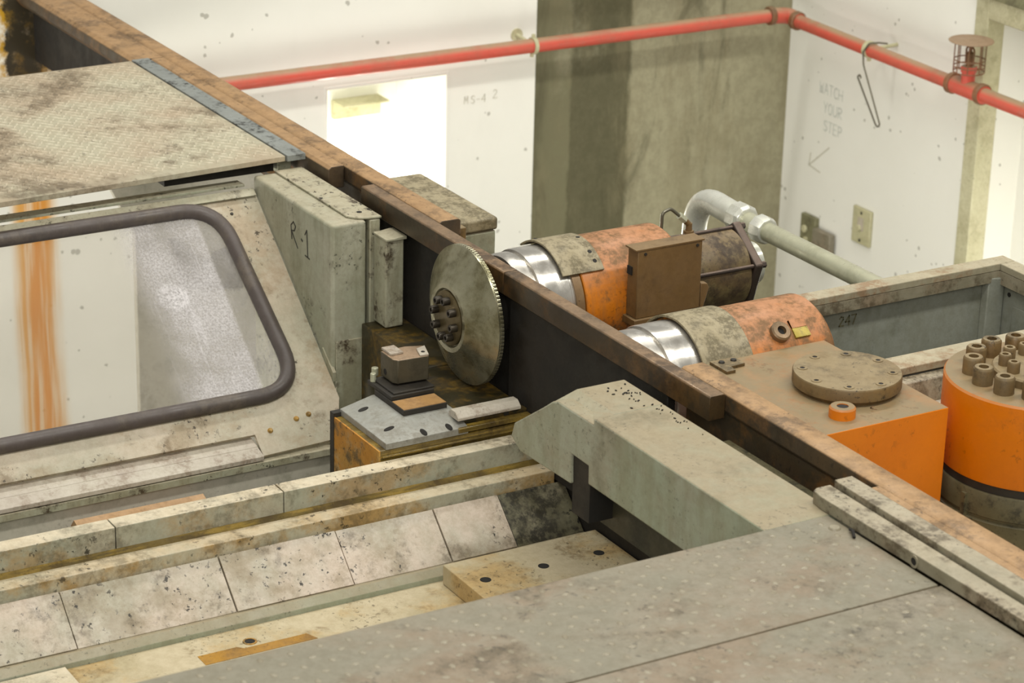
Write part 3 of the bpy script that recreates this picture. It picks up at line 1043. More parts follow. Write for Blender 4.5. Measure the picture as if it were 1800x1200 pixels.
def build_first_spindle():
    x, z = DX, DZ
    t = thing('spindle_motor', 'orange spindle housing with a brown motor and junction box, behind the disc', 'motor', (x, .3, z - .13))
    m = MB()
    ycyl(m, x, z, [(0, .050), (.106, .050), (.110, .056), (.110, .078), (.107, .080), (.107, .084), (.113, .086), (.1145, .090), (.1145, .150), (.1125, .152), (.1125, .158), (0, .158)])
    m.build('ground_sleeve', 'chrome', t)
    m = MB()
    ycyl(m, x, z, [(0, .158), (.1165, .158), (.1165, .176), (0, .176)])
    m.build('end_ring', 'brownring', t)
    m = MB()
    ycyl(m, x, z, [(0, .179), (.117, .179), (.119, .181), (.119, .414), (.113, .422), (0, .422)])
    m.build('housing', 'orange_dusty', t)
    m = MB()
    shell(m, x, z, .136, .232, .1205, .1245, 42, 128)
    g = m.build('guard_plate', 'guard', t, bevel=.0008)
    for a, y in ((52, .218), (63, .218), (88, .222), (108, .150)):
        r = .1245
        p = Vector((x + r * math.cos(math.radians(a)), y, z + r * math.sin(math.radians(a))))
        m = MB()
        m.lathe([(0, .0004), (.0045, .0004), (.0045, -.001), (0, -.001)], p, (p - Vector((x, y, z))), 12)
        m.build('screw_hole', 'hole', g)
    m = MB()
    ycyl(m, x, z, [(0, .422), (.080, .422), (.084, .426), (.084, .598), (.080, .602), (0, .602)])
    m.build('motor_body', 'motor', t)
    pr = .098
    P5 = [(x + pr * math.cos(math.radians(18 + 72 * k)), z + pr * math.sin(math.radians(18 + 72 * k))) for k in range(5)]
    m = MB()
    m.prism(P5, 'y', .602, .622)
    m.build('end_flange', 'motor_dark', t, bevel=.004)
    for k in range(5):
        a = math.radians(18 + 72 * k)
        px, pz = x + .086 * math.cos(a), z + .086 * math.sin(a)
        m = MB()
        m.cyl((px, .42, pz), (px, .603, pz), .0045, 10)
        m.cyl((px, .622, pz), (px, .632, pz), .007, 6)
        m.build('tie_rod', 'motor_dark', t)
    m = MB()
    m.cyl((x, .622, z), (x, .66, z), .045, 32)
    m.build('end_cap', 'castalu', t)
    # junction box on the viewer's side
    m = MB()
    m.box(.028, .064, .268, .420, -.122, .020)
    jb = m.build('junction_box', 'brownbox', t, bevel=.0015)
    m = MB()
    m.box(.0642, .0652, .262, .424, .020, .0235)
    m.box(.026, .0655, .262, .424, .0200, .0235)
    m.build('box_lid_edge', 'brownbox', jb, bevel=.0008)
    m = MB()
    m.box(.030, .046, .2655, .268, -.035, -.018)
    m.build('box_slot', 'hole', jb)
    for y in (.285, .408):
        m = MB()
        m.lathe([(0, .0018), (.003, .0018), (.0035, 0), (0, 0)], (.064, y, .012), (1, 0, 0), 10)
        m.build('screw', 'slot', jb)
    m = MB()
    m.box(.01, .070, .262, .40, -.137, -.1225)
    m.build('box_shelf', 'brownbox', t, bevel=.001)
    m = MB()
    m.prism([(.432, -.128), (.445, -.085), (.440, -.075), (.424, -.072), (.424, -.128)], 'x', .045, .060)
    m.build('cable_gland', 'brownbox', t, bevel=.002)
    # thin hydraulic pipe over the housing
    pts = fillet([(x, .424, -.045), (x, .426, .030), (x, .446, .036), (x, .470, .016), (x, .492, -.004)], [0, .012, .012, .006, 0], 6)
    m = MB()
    m.tube(pts, .0036, 10)
    m.build('hydraulic_pipe', 'greywire', t)
    m = MB()
    a, b = Vector((x, .468, .018)), Vector((x, .482, .006))
    m.cyl(a, b, .0082, 6)
    m.build('pipe_nut', 'galv', t)
    m = MB()
    m.cyl((x, .478, .010), (x, .494, -.006), .0062, 12)
    m.cyl((x, .493, -.030), (x, .493, -.002), .0068, 12)
    m.cyl((x, .493, -.034), (x, .493, -.018), .011, 6)
    m.build('pipe_elbow', 'brownbox', t)


build_first_spindle()
SX = .383


def build_second_spindle():
    x, z = SX, DZ
    t = thing('spindle_housing', 'weathered orange spindle housing with a ring port and yellow tag, nearer the valve block', 'spindle', (x, .3, z - .13))
    m = MB()
    ycyl(m, x, z, [(0, .040), (.106, .040), (.110, .046), (.110, .072), (.107, .074), (.107, .078), (.113, .080), (.1145, .084), (.1145, .150), (0, .150)])
    m.build('ground_sleeve', 'chrome', t)
    m = MB()
    ycyl(m, x, z, [(0, .152), (.119, .152), (.119, .432), (.112, .440), (0, .440)])
    m.build('housing', 'orange_dusty', t)
    m = MB()
    shell(m, x, z, .140, .250, .1200, .1245, 26, 142)
    m.build('guard_plate', 'guard', t, bevel=.0008)

    def on(a, y, r=.119):
        return Vector((x + r * math.cos(math.radians(a)), y, z + r * math.sin(math.radians(a)))), Vector((math.cos(math.radians(a)), 0, math.sin(math.radians(a))))
    p, n = on(49, .325)
    m = MB()
    m.lathe([(0, .004), (.009, .004), (.009, .012), (.017, .012), (.020, .009), (.020, -.004), (0, -.004)], p, n, 28)
    pt = m.build('ring_port', 'brownring', t)
    m = MB()
    m.lathe([(0, .0042), (.0088, .0042)], p, n, 18)
    m.build('port_bore', 'hole', pt)
    p, n = on(50, .371, .1195)
    u, v = Vector((0, 1, 0)), n.cross(Vector((0, 1, 0)))
    for nm, d0, d1, mt in (('tag_plate', -.019, .019, 'tag'), ('tag_top', .001, .019, 'orange_dusty')):
        m = MB()
        q = [p + u * a + v * b for a, b in ((-.017, d0), (.017, d0), (.017, d1), (-.017, d1))]
        lift = .0025 if nm == 'tag_plate' else .0035
        m.poly_prism([w - n * .002 for w in q], [w + n * lift for w in q])
        m.build(nm, mt, t)


build_second_spindle()


# ------------------------------------------------------------------ orange valve block and big cylinder
def build_orange():
    t = thing('valve_block', 'square orange block with a dusty round bolted cover on top', 'block', (.68, .29, -.42))
    m = MB()
    arc = [(SX + .1195 * math.cos(math.radians(q)), DZ + .1195 * math.sin(math.radians(q))) for q in range(34, -31, -8)]
    m.prism([(.850, -.045)] + [(.4835, -.045)] + arc[1:] + [(.486, -.36), (.850, -.36)], 'y', .112, .413)
    m.build('body', 'orange', t, bevel=.002)
    cx, cy = .690, .309
    m = MB()
    m.lathe([(0, -.046), (.089, -.046), (.092, -.040), (.098, -.036), (.098, -.016), (.0965, -.0135), (0, -.0135)], (cx, cy, 0), (0, 0, 1), 64)
    cv = m.build('round_cover', 'dusty_cover', t)
    for k in range(8):
        a = math.radians(10 + 45 * k)
        p = (cx + .080 * math.cos(a), cy + .080 * math.sin(a), -.0135)
        m = MB()
        m.lathe([(.0045, .0002), (.0095, .0002), (.0095, .001), (.0045, .001)], p, (0, 0, 1), 16, close=True)
        rg = m.build('cover_bolt', 'dusty_cover', cv)
        m = MB()
        m.lathe([(0, .0006), (.0048, .0006), (.0048, 0), (0, 0)], p, (0, 0, 1), 12)
        m.build('socket', 'hole', rg)
    p = (.797, .219, -.045)
    m = MB()
    m.lathe([(0, .008), (.0105, .008), (.0105, .020), (.021, .020), (.0235, .017), (.0235, -.002), (0, -.002)], p, (0, 0, 1), 28)
    pt = m.build('ring_port', 'orange', t)
    m = MB()
    m.lathe([(0, .0186), (.0104, .0186)], p, (0, 0, 1), 18)
    m.build('port_bore', 'hole', pt)
    m = MB()
    m.prism([(.490, .150), (.545, .150), (.545, .170), (.527, .172), (.525, .204), (.490, .204)], 'z', -.045, -.039)
    m.build('bracket', 'dusty_cover', t, bevel=.0008)
    for q in ((.505, .166), (.505, .192)):
        m = MB()
        m.lathe([(0, .003), (.005, .003), (.006, 0), (0, 0)], (q[0], q[1], -.039), (0, 0, 1), 12)
        m.build('bracket_bolt', 'slot', t)
    m = MB()
    m.strip(fillet([(.800, .292, -.045), (.790, .284, -.045), (.786, .296, -.045)], [0, .006, 0], 4), (0, 0, 1), .0025)
    m.build('red_mark', 'rustring', t)

    cx, cy, R, zt = .850, .612, .166, -.02
    t = thing('hydraulic_cylinder', 'big round orange cylinder with thick socket screws at the right edge', 'cylinder', (cx, cy, -.42))
    m = MB()
    m.lathe([(0, -.178), (R - .002, -.178), (R, -.174), (R, zt - .004), (R - .003, zt), (0, zt)], (cx, cy, 0), (0, 0, 1), 96)
    m.build('body', 'orange', t)
    m = MB()
    m.lathe([(0, -.194), (R - .004, -.194), (R - .004, -.179), (0, -.179)], (cx, cy, 0), (0, 0, 1), 72)
    m.build('dark_joint', 'slot', t)
    m = MB()
    m.lathe([(0, -.36), (R + .001, -.36), (R + .001, -.250), (R - .004, -.247), (R - .004, -.242), (R + .001, -.239), (R + .001, -.197), (R - .001, -.194), (0, -.194)], (cx, cy, 0), (0, 0, 1), 96)
    m.build('base_flange', 'wedge', t)
    m = MB()
    m.box(cx + .02, cx + .03, cy - .170, cy - .160, -.262, -.205)
    m.build('flange_key', 'wedge', t)
    m = MB()
    m.lathe([(0, zt), (.083, zt), (.083, zt + .014), (.080, zt + .017), (0, zt + .017)], (cx, cy, 0), (0, 0, 1), 56)
    m.build('hub', 'dusty_cover', t)
    for k in range(14):
        a = math.radians(6 + k * 360 / 14)
        socket_bolt('outer_bolt', t, (cx + .116 * math.cos(a), cy + .116 * math.sin(a), zt), (0, 0, 1), .0185, .032, 'dusty_cover')
    for k in range(10):
        a = math.radians(20 + k * 36)
        socket_bolt('inner_bolt', t, (cx + .060 * math.cos(a), cy + .060 * math.sin(a), zt + .0168), (0, 0, 1), .0115, .021, 'dusty_cover')
    # plate under it, glimpsed past the rail
    m = MB()
    m.box(.62, 2.3, .098, .90, -.42, -.36)
    tag(m.build('base_plate', 'bed_floor', bevel=.002), 'pale base plate under the big orange cylinder', 'plate')
    m = MB()
    m.box(1.145, 1.30, .175, .200, -.36, -.345)
    tag(m.build('black_strip', 'hole'), 'short black strip lying on the base plate beside the rail', 'strip')


build_orange()


# ------------------------------------------------------------------ tray behind, and conduit
def build_tray():
    t = thing('sheet_metal_tray', 'open blue-grey sheet metal tray behind the orange housings', 'tray', (.33, .82, -.45))
    x0, x1, y0, y1, zr = .155, .545, .485, 1.120, -.100
    m = MB()
    m.box(x0, x0 + .006, y0, y1, -.44, zr - .012)
    m.box(x1 - .006, x1, y0, y1, -.44, zr - .012)
    m.box(x0, x1, y1 - .006, y1, -.44, zr - .012)
    m.box(x0, x1, y0, y1, -.445, -.44)
    m.build('walls', 'tray', t)
    m = MB()
    for a in ((x0 - .016, x0 + .024, y0, y1 + .02), (x1 - .044, x1 + .012, y0, y1 + .02), (x0 + .0245, x1 - .0445, y1 - .020, y1 + .02)):
        m.box(a[0], a[1], a[2], a[3], zr - .016, zr)
    m.build('rim', 'tray_rim', t, bevel=.002)
    m = MB()
    m.box(x0 + .006, x0 + .024, y0, y1 - .02, zr - .040, zr - .0165)
    m.box(x0 + .024, x1 - .03, y1 - .020, y1 - .006, zr - .045, zr - .0165)
    m.build('rim_return', 'clamp', t)
    m = MB()
    m.prism([(x0 + .006, y1 - .05), (x0 + .022, y1 - .045), (x0 + .030, y1 - .026), (x0 + .030, y1 - .008), (x0 + .006, y1 - .008)], 'z', -.44, zr - .030)
    m.build('corner_post', 'tray', t, bevel=.002)
    m = MB()
    m.box(x0 + .06, x1 - .05, y1 - .0085, y1 - .006, -.40, -.185)
    m.build('end_panel', 'tray', t, bevel=.001)
    m = MB()
    m.lathe([(0, .001), (.005, .001), (.005, 0), (0, 0)], (x0 + .045, y1 - .0061, -.165), (0, -1, 0), 12)
    m.build('rivet_hole', 'hole', t)
    m = MB()
    write(m, '247', (x0 + .0065, .700, -.178), (0, 1, 0), (0, 0, 1), .020, (1, 0, 0), .0026)
    m.build('marker_writing', 'olive', t, label='smudged numbers on the tray wall')
    # ledges between the tray and the orange block
    t = thing('guide_ledge', 'dusty stepped ledge between the tray and the orange block', 'ledge', (.6, .6, -.6))
    m = MB()
    m.prism([(.556, -.118), (.585, -.118), (.600, -.150), (.600, -.60), (.556, -.60)], 'y', .420, 1.12)
    m.build('upper_step', 'clamp', t, bevel=.003)
    m = MB()
    m.prism([(.600, -.158), (.676, -.158), (.676, -.358), (.600, -.358)], 'y', .420, .62)
    m.build('lower_step', 'pale_steel', t, bevel=.002)

    t = thing('conduit', 'galvanised conduit with an elbow rising behind the brown motor', 'conduit', (-.2, .85, -.36))
    cz, cy = -.140, .85
    m = MB()
    m.tube(fillet([(-.605, cy, -.42), (-.575, cy, cz + .010), (-.41, cy, cz)], [0, .14, 0], 16), .0285, 20)
    m.build('elbow', 'castalu', t)
    m = MB()
    m.lathe([(0, 0), (.033, 0), (.036, .004), (.036, .036), (.031, .046), (0, .046)], (-0.425, cy, cz), (1, 0, 0), 10)
    m.build('union_nut', 'castalu', t, bevel=.002, smooth=20)
    m = MB()
    m.cyl((-0.381, cy, cz), (-0.325, cy, cz), .0225, 24)
    m.build('nipple', 'galv', t)
    m = MB()
    m.lathe([(0, 0), (.030, 0), (.032, .003), (.032, .022), (.028, .036), (0, .036)], (-0.337, cy, cz), (1, 0, 0), 10)
    m.build('lock_nut', 'castalu', t, bevel=.0015, smooth=20)
    m = MB()
    m.cyl((-0.305, cy, cz), (.1545, cy, cz), .0212, 28)
    m.build('pipe', 'galv', t)
    m = MB()
    m.lathe([(0, 0), (.016, 0), (.018, .01), (.014, .05), (.012, .12), (0, .12)], (-0.387, cy - .03, cz - .032), (0, 0, -1), 14)
    m.lathe([(0, 0), (.018, 0), (.018, .02), (0, .02)], (-0.355, cy - .03, cz - .034), (0, 0, -1), 8)
    m.build('drop_fitting', 'castalu', t)


build_tray()


# ------------------------------------------------------------------ jaw arm, clamp bar, tread plates
def build_arm():
    t = thing('clamp_arm', 'thick grey-green clamp arm with a notch below and a chamfered nose', 'arm', (.8, -.12, -.45))
    y0, y1, zt = -.190, -.047, -.030
    # side outline (x, z)
    side = [(.637, zt), (1.139, zt), (1.139, -.158), (.626, -.158), (.625, -.124), (.567, -.123), (.570, -.180), (.395, -.186), (.362, -.168), (.373, -.138),
            (.485, -.064), (.515, zt - .012), (.56, zt - .006)]
    m = MB()
    a = [(x, y0, z) for x, z in side]
    b = [(x, y1, z) for x, z in side]
    m.prism(side[:10] + [(.470, -.072), (.500, -.050), (.520, -.0425), (.637, -.0425)], 'y', y0, y1)
    m.build('arm', 'green_clean', t, bevel=.003)
    m = MB()
    # narrower chamfered nose top
    m.hexa([(.470, y0, -.072), (.637, y0, -.0425), (.637, y1, -.0425), (.470, y1, -.072)],
           [(.511, y0 + .044, zt), (.637, y0 + .044, zt), (.637, y1, zt), (.511, y1, zt)])
    m.build('nose_top', 'green_clean', t, bevel=.002)
    m = MB()
    m.box(.585, 1.139, -.135, -.105, -.258, -.158)
    m.build('lower_web', 'wedge_dark', t)
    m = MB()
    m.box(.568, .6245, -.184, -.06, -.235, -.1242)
    m.build('notch_shade_fill', 'dark', t)  # black box filling the notch, standing in for the shade inside it
    # chips of swarf on the arm top
    sw = MB()
    random.seed(3)
    for k in range(46):
        if k < 30:
            x, y = random.gauss(.575, .03), random.gauss(-.075, .014)
        else:
            x, y = random.gauss(.70, .06), random.gauss(-.065, .008)
        if x < .52 or y > y1 - .005 or y < -.14:
            continue
        a, L = random.uniform(0, 6.28), random.uniform(.001, .0035)
        d = Vector((math.cos(a), math.sin(a), 0)) * L
        e = Vector((-d.y, d.x, 0)) * .5
        p = Vector((x, y, zt + .0003))
        sw.poly_prism([p - d, p - e, p + d, p + e], [q + Vector((0, 0, .0015)) for q in (p - d, p - e, p + d, p + e)])
    o = sw.build('swarf_chips', 'hole')
    tag(o, 'dark metal chips scattered on top of the clamp arm', 'swarf', kind='stuff')


build_arm()


def build_clamp():
    t = thing('clamping_bar', 'stepped grey steel clamping bar along the rail at the lower right', 'bar', (1.5, -.03, -.03))
    m = MB()
    m.prism([(1.090, -.0195), (1.100, -.0205), (2.3, -.030), (2.3, .0150), (1.090, .0150)], 'z', -.0296, .0015)
    m.build('top_bar', 'clamp', t, bevel=.0015)
    m = MB()
    m.prism([(1.086, -.052), (1.092, -.062), (1.118, -.066), (2.3, -.055), (2.3, -.034), (1.086, -.0245)], 'z', -.0296, -.0075)
    m.build('lower_bar', 'clamp', t, bevel=.0015)
    m = MB()
    m.prism([(1.088, -.0245), (2.3, -.0345), (2.3, -.029), (1.088, -.0192)], 'z', -.0296, -.014)
    m.build('groove', 'slot', t)
    for x in (1.352,):
        y = -.066 + (x - 1.118) * .0093
        m = MB()
        m.lathe([(.0065, -.0003), (.0065, .0015), (.0105, .0015), (.0105, -.0003)], (x, y, -.020), (0, -1, 0), 20, close=True)
        o = m.build('socket_screw', 'clamp', t)
        m = MB()
        m.lathe([(0, .0006), (.0066, .0006)], (x, y, -.020), (0, -1, 0), 16)
        m.build('socket', 'hole', o)
    t = thing('tread_plate', 'grey dimpled tread plate lying beside the clamp arm', 'plate', (1.28, -.7, -.042), 'foreground tread plates')
    xe = 1.418

    def plate(t, xa, xb, ya, yb, left):
        m = MB()
        m.box(xa, xb, ya, yb, -.042, -.0298)
        m.build('plate', 'plate', t, bevel=.0012)
        d = MB()
        p = .046
        j = 0
        x = xa + .022
        while x < xb - .01:
            y = ya + .03 + (p / 2 if j % 2 else 0)
            while y < yb - .02:
                a = random.uniform(-.3, .3) + (1.57 if (j % 2) else 0)
                jx, jy = x + random.uniform(-.002, .002), y + random.uniform(-.002, .002)
                vs = []
                for r, h in ((1, .0001), (.7, .0012), (.0, .0016)):
                    if r == 0:
                        vs.append([d.bm.verts.new((jx, jy, -.0298 + h))])
                    else:
                        vs.append([d.bm.verts.new((jx + r * (.0068 * math.cos(q) * math.cos(a) - .0048 * math.sin(q) * math.sin(a)),
                                                   jy + r * (.0068 * math.cos(q) * math.sin(a) + .0048 * math.sin(q) * math.cos(a)), -.0298 + h))
                                   for q in [2 * math.pi * i / 10 for i in range(10)]])
                for i in range(10):
                    i2 = (i + 1) % 10
                    d.bm.faces.new((vs[0][i], vs[0][i2], vs[1][i2], vs[1][i]))
                    d.bm.faces.new((vs[1][i], vs[1][i2], vs[2][0]))
                y += p
            x += p / 2
            j += 1
        d.build('raised_studs', 'stud', t, smooth=60)
    plate(t, 1.140, xe - .002, -1.60, -.068, True)
    m = MB()
    m.lathe([(0, .003), (.008, .003), (.0095, .0015), (.010, 0), (0, 0)], (1.185, -.088, -.0298), (0, 0, 1), 18)
    m.build('screw_head', 'stud', t)
    m = MB()
    m.box(xe - .0018, xe + .0018, -1.60, -.070, -.046, -.0335)
    m.build('rusty_seam', 'rail', t)
    t = thing('tread_plate', 'grey dimpled tread plate in the bottom right corner, past the seam', 'plate', (1.7, -.7, -.042), 'foreground tread plates')
    plate(t, xe + .002, 2.25, -1.60, -.066, False)
    k = MB()
    k.tube(fillet([(1.205, -.0735, -.026), (1.218, -.078, -.022), (1.230, -.084, -.0275)], [0, .008, 0], 5), .0026, 8)
    tag(k.build('bent_wire', 'hole'), 'short bent black wire lying on the tread plate near the clamping bar', 'wire')


build_clamp()


# ------------------------------------------------------------------ machine bed
def build_bed():
    t = thing('machine_bed', 'cream oil-stained machine bed with stepped rails running along the left front', 'bed', (.25, -.6, -.9))
    ends = [(-1.75, -.871), (-.869, -.541), (-.539, .010)]
    for a, b in ends:
        m = MB()
        m.box(.103, .143, a, b, -.42, -.295)
        m.build('top_rail', 'bed', t, bevel=.0015)
    m = MB()
    m.box(.103, .196, -1.75, .010, -.376, -.342)
    m.build('ledge', 'bed_ledge', t, bevel=.002)
    m = MB()
    m.prism([(.1432, -.3419), (.1432, -.3365), (.158, -.3419)], 'y', -1.75, .010)
    m.build('oily_groove', 'oily', t)
    m = MB()
    m.prism([(.276, -.442), (.290, -.440), (.303, -.452), (.303, -.49), (.26, -.49), (.26, -.455)], 'y', -1.75, .028)
    m.build('lower_lip', 'green_clean', t, bevel=.001)
    m = MB()
    m.box(.303, .75, -1.75, .029, -.52, -.461)
    m.build('floor_plate', 'bed_floor', t, bevel=.001)
    m = MB()
    p = (.358, -.711, -.4609)
    m.lathe([(0, .0004), (.0095, .0004)], p, (0, 0, 1), 18)
    hl = m.build('drain_hole', 'hole', t)
    m = MB()
    m.lathe([(.0094, 0), (.013, 0), (.0125, .0012), (.0094, .0012)], p, (0, 0, 1), 20, close=True)
    m.build('hole_rim', 'yellow', hl)
    m = MB()
    m.prism([(.367, -.815), (.402, -.815), (.402, -.60), (.377, -.61), (.377, -.73), (.367, -.74)], 'z', -.461, -.4602)
    m.build('oil_stain', 'amber', t, label='amber oil stain on the bed floor')
    m = MB()
    m.box(.11, .27, -1.75, .01, -.9, -.46)
    m.box(.11, .19, -1.75, .01, -.46, -.38)
    m.build('bed_casting', 'green', t)
    m = MB()
    m.box(.56, .725, .0305, .055, -.52, -.375)
    m.build('end_ledge', 'green_clean', t, bevel=.002)
    m = MB()
    m.box(.11, .558, .0315, .05, -.9, -.37)
    m.build('gap_shade_sheet', 'dark', t)  # dark sheet added for the shaded gap behind the way cover
    # telescopic way cover plates on the slope
    g = t
    seams = [-1.75, -1.25, -1.001, -.699, -.465, -.26, -.12, .028]
    for i in range(len(seams) - 1):
        a, b = seams[i], seams[i + 1]
        lift = .0016 * (i % 2) + .0005
        m = MB()
        m.hexa([(.196, a + .001, -.372), (.276, a + .0015, -.447), (.276, b - .001, -.447), (.196, b - .001, -.372)],
               [(.199 + lift, a + .001, -.367 + lift), (.280 + lift, a + .001, -.441 + lift), (.280 + lift, b - .001, -.441 + lift), (.199 + lift, b - .001, -.367 + lift)])
        m.build('way_cover_plate', 'way_dark' if a > -.13 else 'way', g, bevel=.0008)

    t = thing('mounting_block', 'cream block with three bolt holes on the bed floor under the clamp arm', 'block', (.36, -.14, -.46))
    m = MB()
    m.box(.318, .52, -.302, .028, -.46, -.421)
    m.build('block', 'bed_floor', t, bevel=.0015)
    for y in (-.263, -.14, -.020):
        m = MB()
        m.lathe([(0, .0004), (.0105, .0004), (.0105, 0), (0, 0)], (.408, y, -.421), (0, 0, 1), 20)
        m.build('bolt_hole', 'hole', t)
    m = MB()
    m.box(.3045, .42, -1.45, -1.034, -.4605, -.455)
    tag(m.build('packing_plate', 'bed', bevel=.001), 'flat pale plate on the bed floor at the lower left corner', 'plate')


build_bed()


# ------------------------------------------------------------------ tool rest on its slide
def build_tool_rest():
    t = thing('tool_rest', 'tool rest with dark tool block on a yellow oily slide before the disc', 'tool rest', (0, -.15, -.6))
    m = MB()
    m.box(-.088, .098, -.318, .010, -.60, -.276)
    m.build('slide_body', 'oily', t, bevel=.002)
    m = MB()
    m.box(-.088, .099, -.3215, -.318, -.60, -.276)
    m.build('yellow_end', 'yellow', t, label='worn yellow end face')
    m = MB()
    m.box(-.104, -.0885, -.3225, -.20, -.60, -.268)
    m.build('guide_strip', 'slot', t)
    m = MB()
    m.box(-.185, .082, -.130, .012, -.275, -.256)
    m.build('slide_top', 'ledge_oil', t, bevel=.0015)
    m = MB()
    m.box(.084, .1015, -.150, .012, -.272, -.262)
    m.box(-.088, .1012, -.314, .012, -.292, -.287)
    m.build('slideway', 'oily', t, bevel=.0015)
    # chamfered plate
    m = MB()
    m.hexa([(-.094, -.306, -.276), (.099, -.306, -.276), (.099, -.128, -.276), (-.094, -.128, -.276)],
           [(-.094, -.306, -.263), (.099, -.306, -.263), (.099, -.128, -.263), (-.094, -.128, -.263)])
    m.hexa([(-.094, -.306, -.263), (.099, -.306, -.263), (.099, -.128, -.263), (-.094, -.128, -.263)],
           [(-.094, -.236, -.247), (.036, -.236, -.247), (.042, -.128, -.247), (-.094, -.128, -.247)])
    pl = m.build('chamfered_plate', 'blue_steel', t, bevel=.0008)
    for (x, y, s) in ((.088, -.22, 0), (.088, -.165, 0), (.052, -.275, 1), (-.055, -.275, 1), (-.05, -.255, 2)):
        m = MB()
        if s == 0:
            o, n = Vector((x, y, -.2605)), Vector((.016, 0, .063))
        else:
            o, n = Vector((x, y, -.2560)), Vector((0, -.016, .070))
        n.normalize()
        d = Vector((1, 0, 0)) if s == 0 else Vector((0, 1, 0))
        d = (d - n * d.dot(n)).normalized()
        e = n.cross(d)
        L, W = (.011, .006) if s < 2 else (.022, .008)
        q = [o + d * (L * math.cos(a)) + e * (W * math.sin(a)) for a in [2 * math.pi * k / 16 for k in range(16)]]
        m.poly_prism([v - n * .003 for v in q], [v + n * .0012 for v in q])
        m.build('slot', 'hole', pl)
    m = MB()
    m.box(-.092, .030, -.232, -.137, -.247, -.2355)
    st = m.build('step_plate', 'slot', t, bevel=.001)
    m = MB()
    m.box(-.020, .0285, -.2305, -.1385, -.2355, -.2345)
    m.build('tan_top', 'tan_steel', st)
    m = MB()
    m.box(-.125, -.0245, -.230, -.136, -.2355, -.227)
    m.box(-.120, -.030, -.222, -.132, -.227, -.223)
    m.build('base_block', 'slot', t, bevel=.001)
    m = MB()
    m.prism([(-.118, -.205), (-.068, -.205), (-.058, -.198), (-.054, -.132), (-.108, -.116), (-.120, -.150)], 'z', -.219, -.169)
    tb = m.build('tool_block', 'tool', t, bevel=.002)
    m = MB()
    m.box(-.125, -.085, -.200, -.172, -.169, -.164)
    m.build('wear_pad', 'pale_steel', tb, bevel=.001)
    m = MB()
    m.prism([(-.092, -.140), (-.058, -.150), (-.055, -.132), (-.100, -.117)], 'z', -.169, -.1655)
    m.build('insert_clamp', 'pale_steel', tb, bevel=.001)
    m = MB()
    m.lathe([(0, .0006), (.004, .0006), (.004, 0), (0, 0)], (-.070, -.137, -.1655), (0, 0, 1), 12)
    m.build('screw_hole', 'hole', tb)
    m = MB()
    m.lathe([(0, .0006), (.006, .0006), (.006, 0), (0, 0)], (-.098, -.205, -.205), (0, -1, 0), 12)
    m.build('side_hole', 'hole', tb)
    m = MB()
    m.cyl((-.112, -.224, -.2275), (-.112, -.224, -.210), .006, 14)
    m.cyl((-.128, -.212, -.222), (-.128, -.212, -.206), .007, 14)
    m.build('adjusting_screw', 'galv', t, bevel=.001)
    m = MB()
    m.prism([(.052, -.262), (.052, -.244), (.060, -.236), (.078, -.236), (.090, -.246), (.090, -.252), (.060, -.252), (.060, -.262)], 'y', -.146, -.006)
    m.build('scraper_bar', 'pale_steel', t, bevel=.0012, label='pale scuffed scraper bar')
    m = MB()
    m.box(.066, .084, -.040, -.030, -.262, -.2505)
    m.build('scraper_screw', 'slot', t)


build_tool_rest()


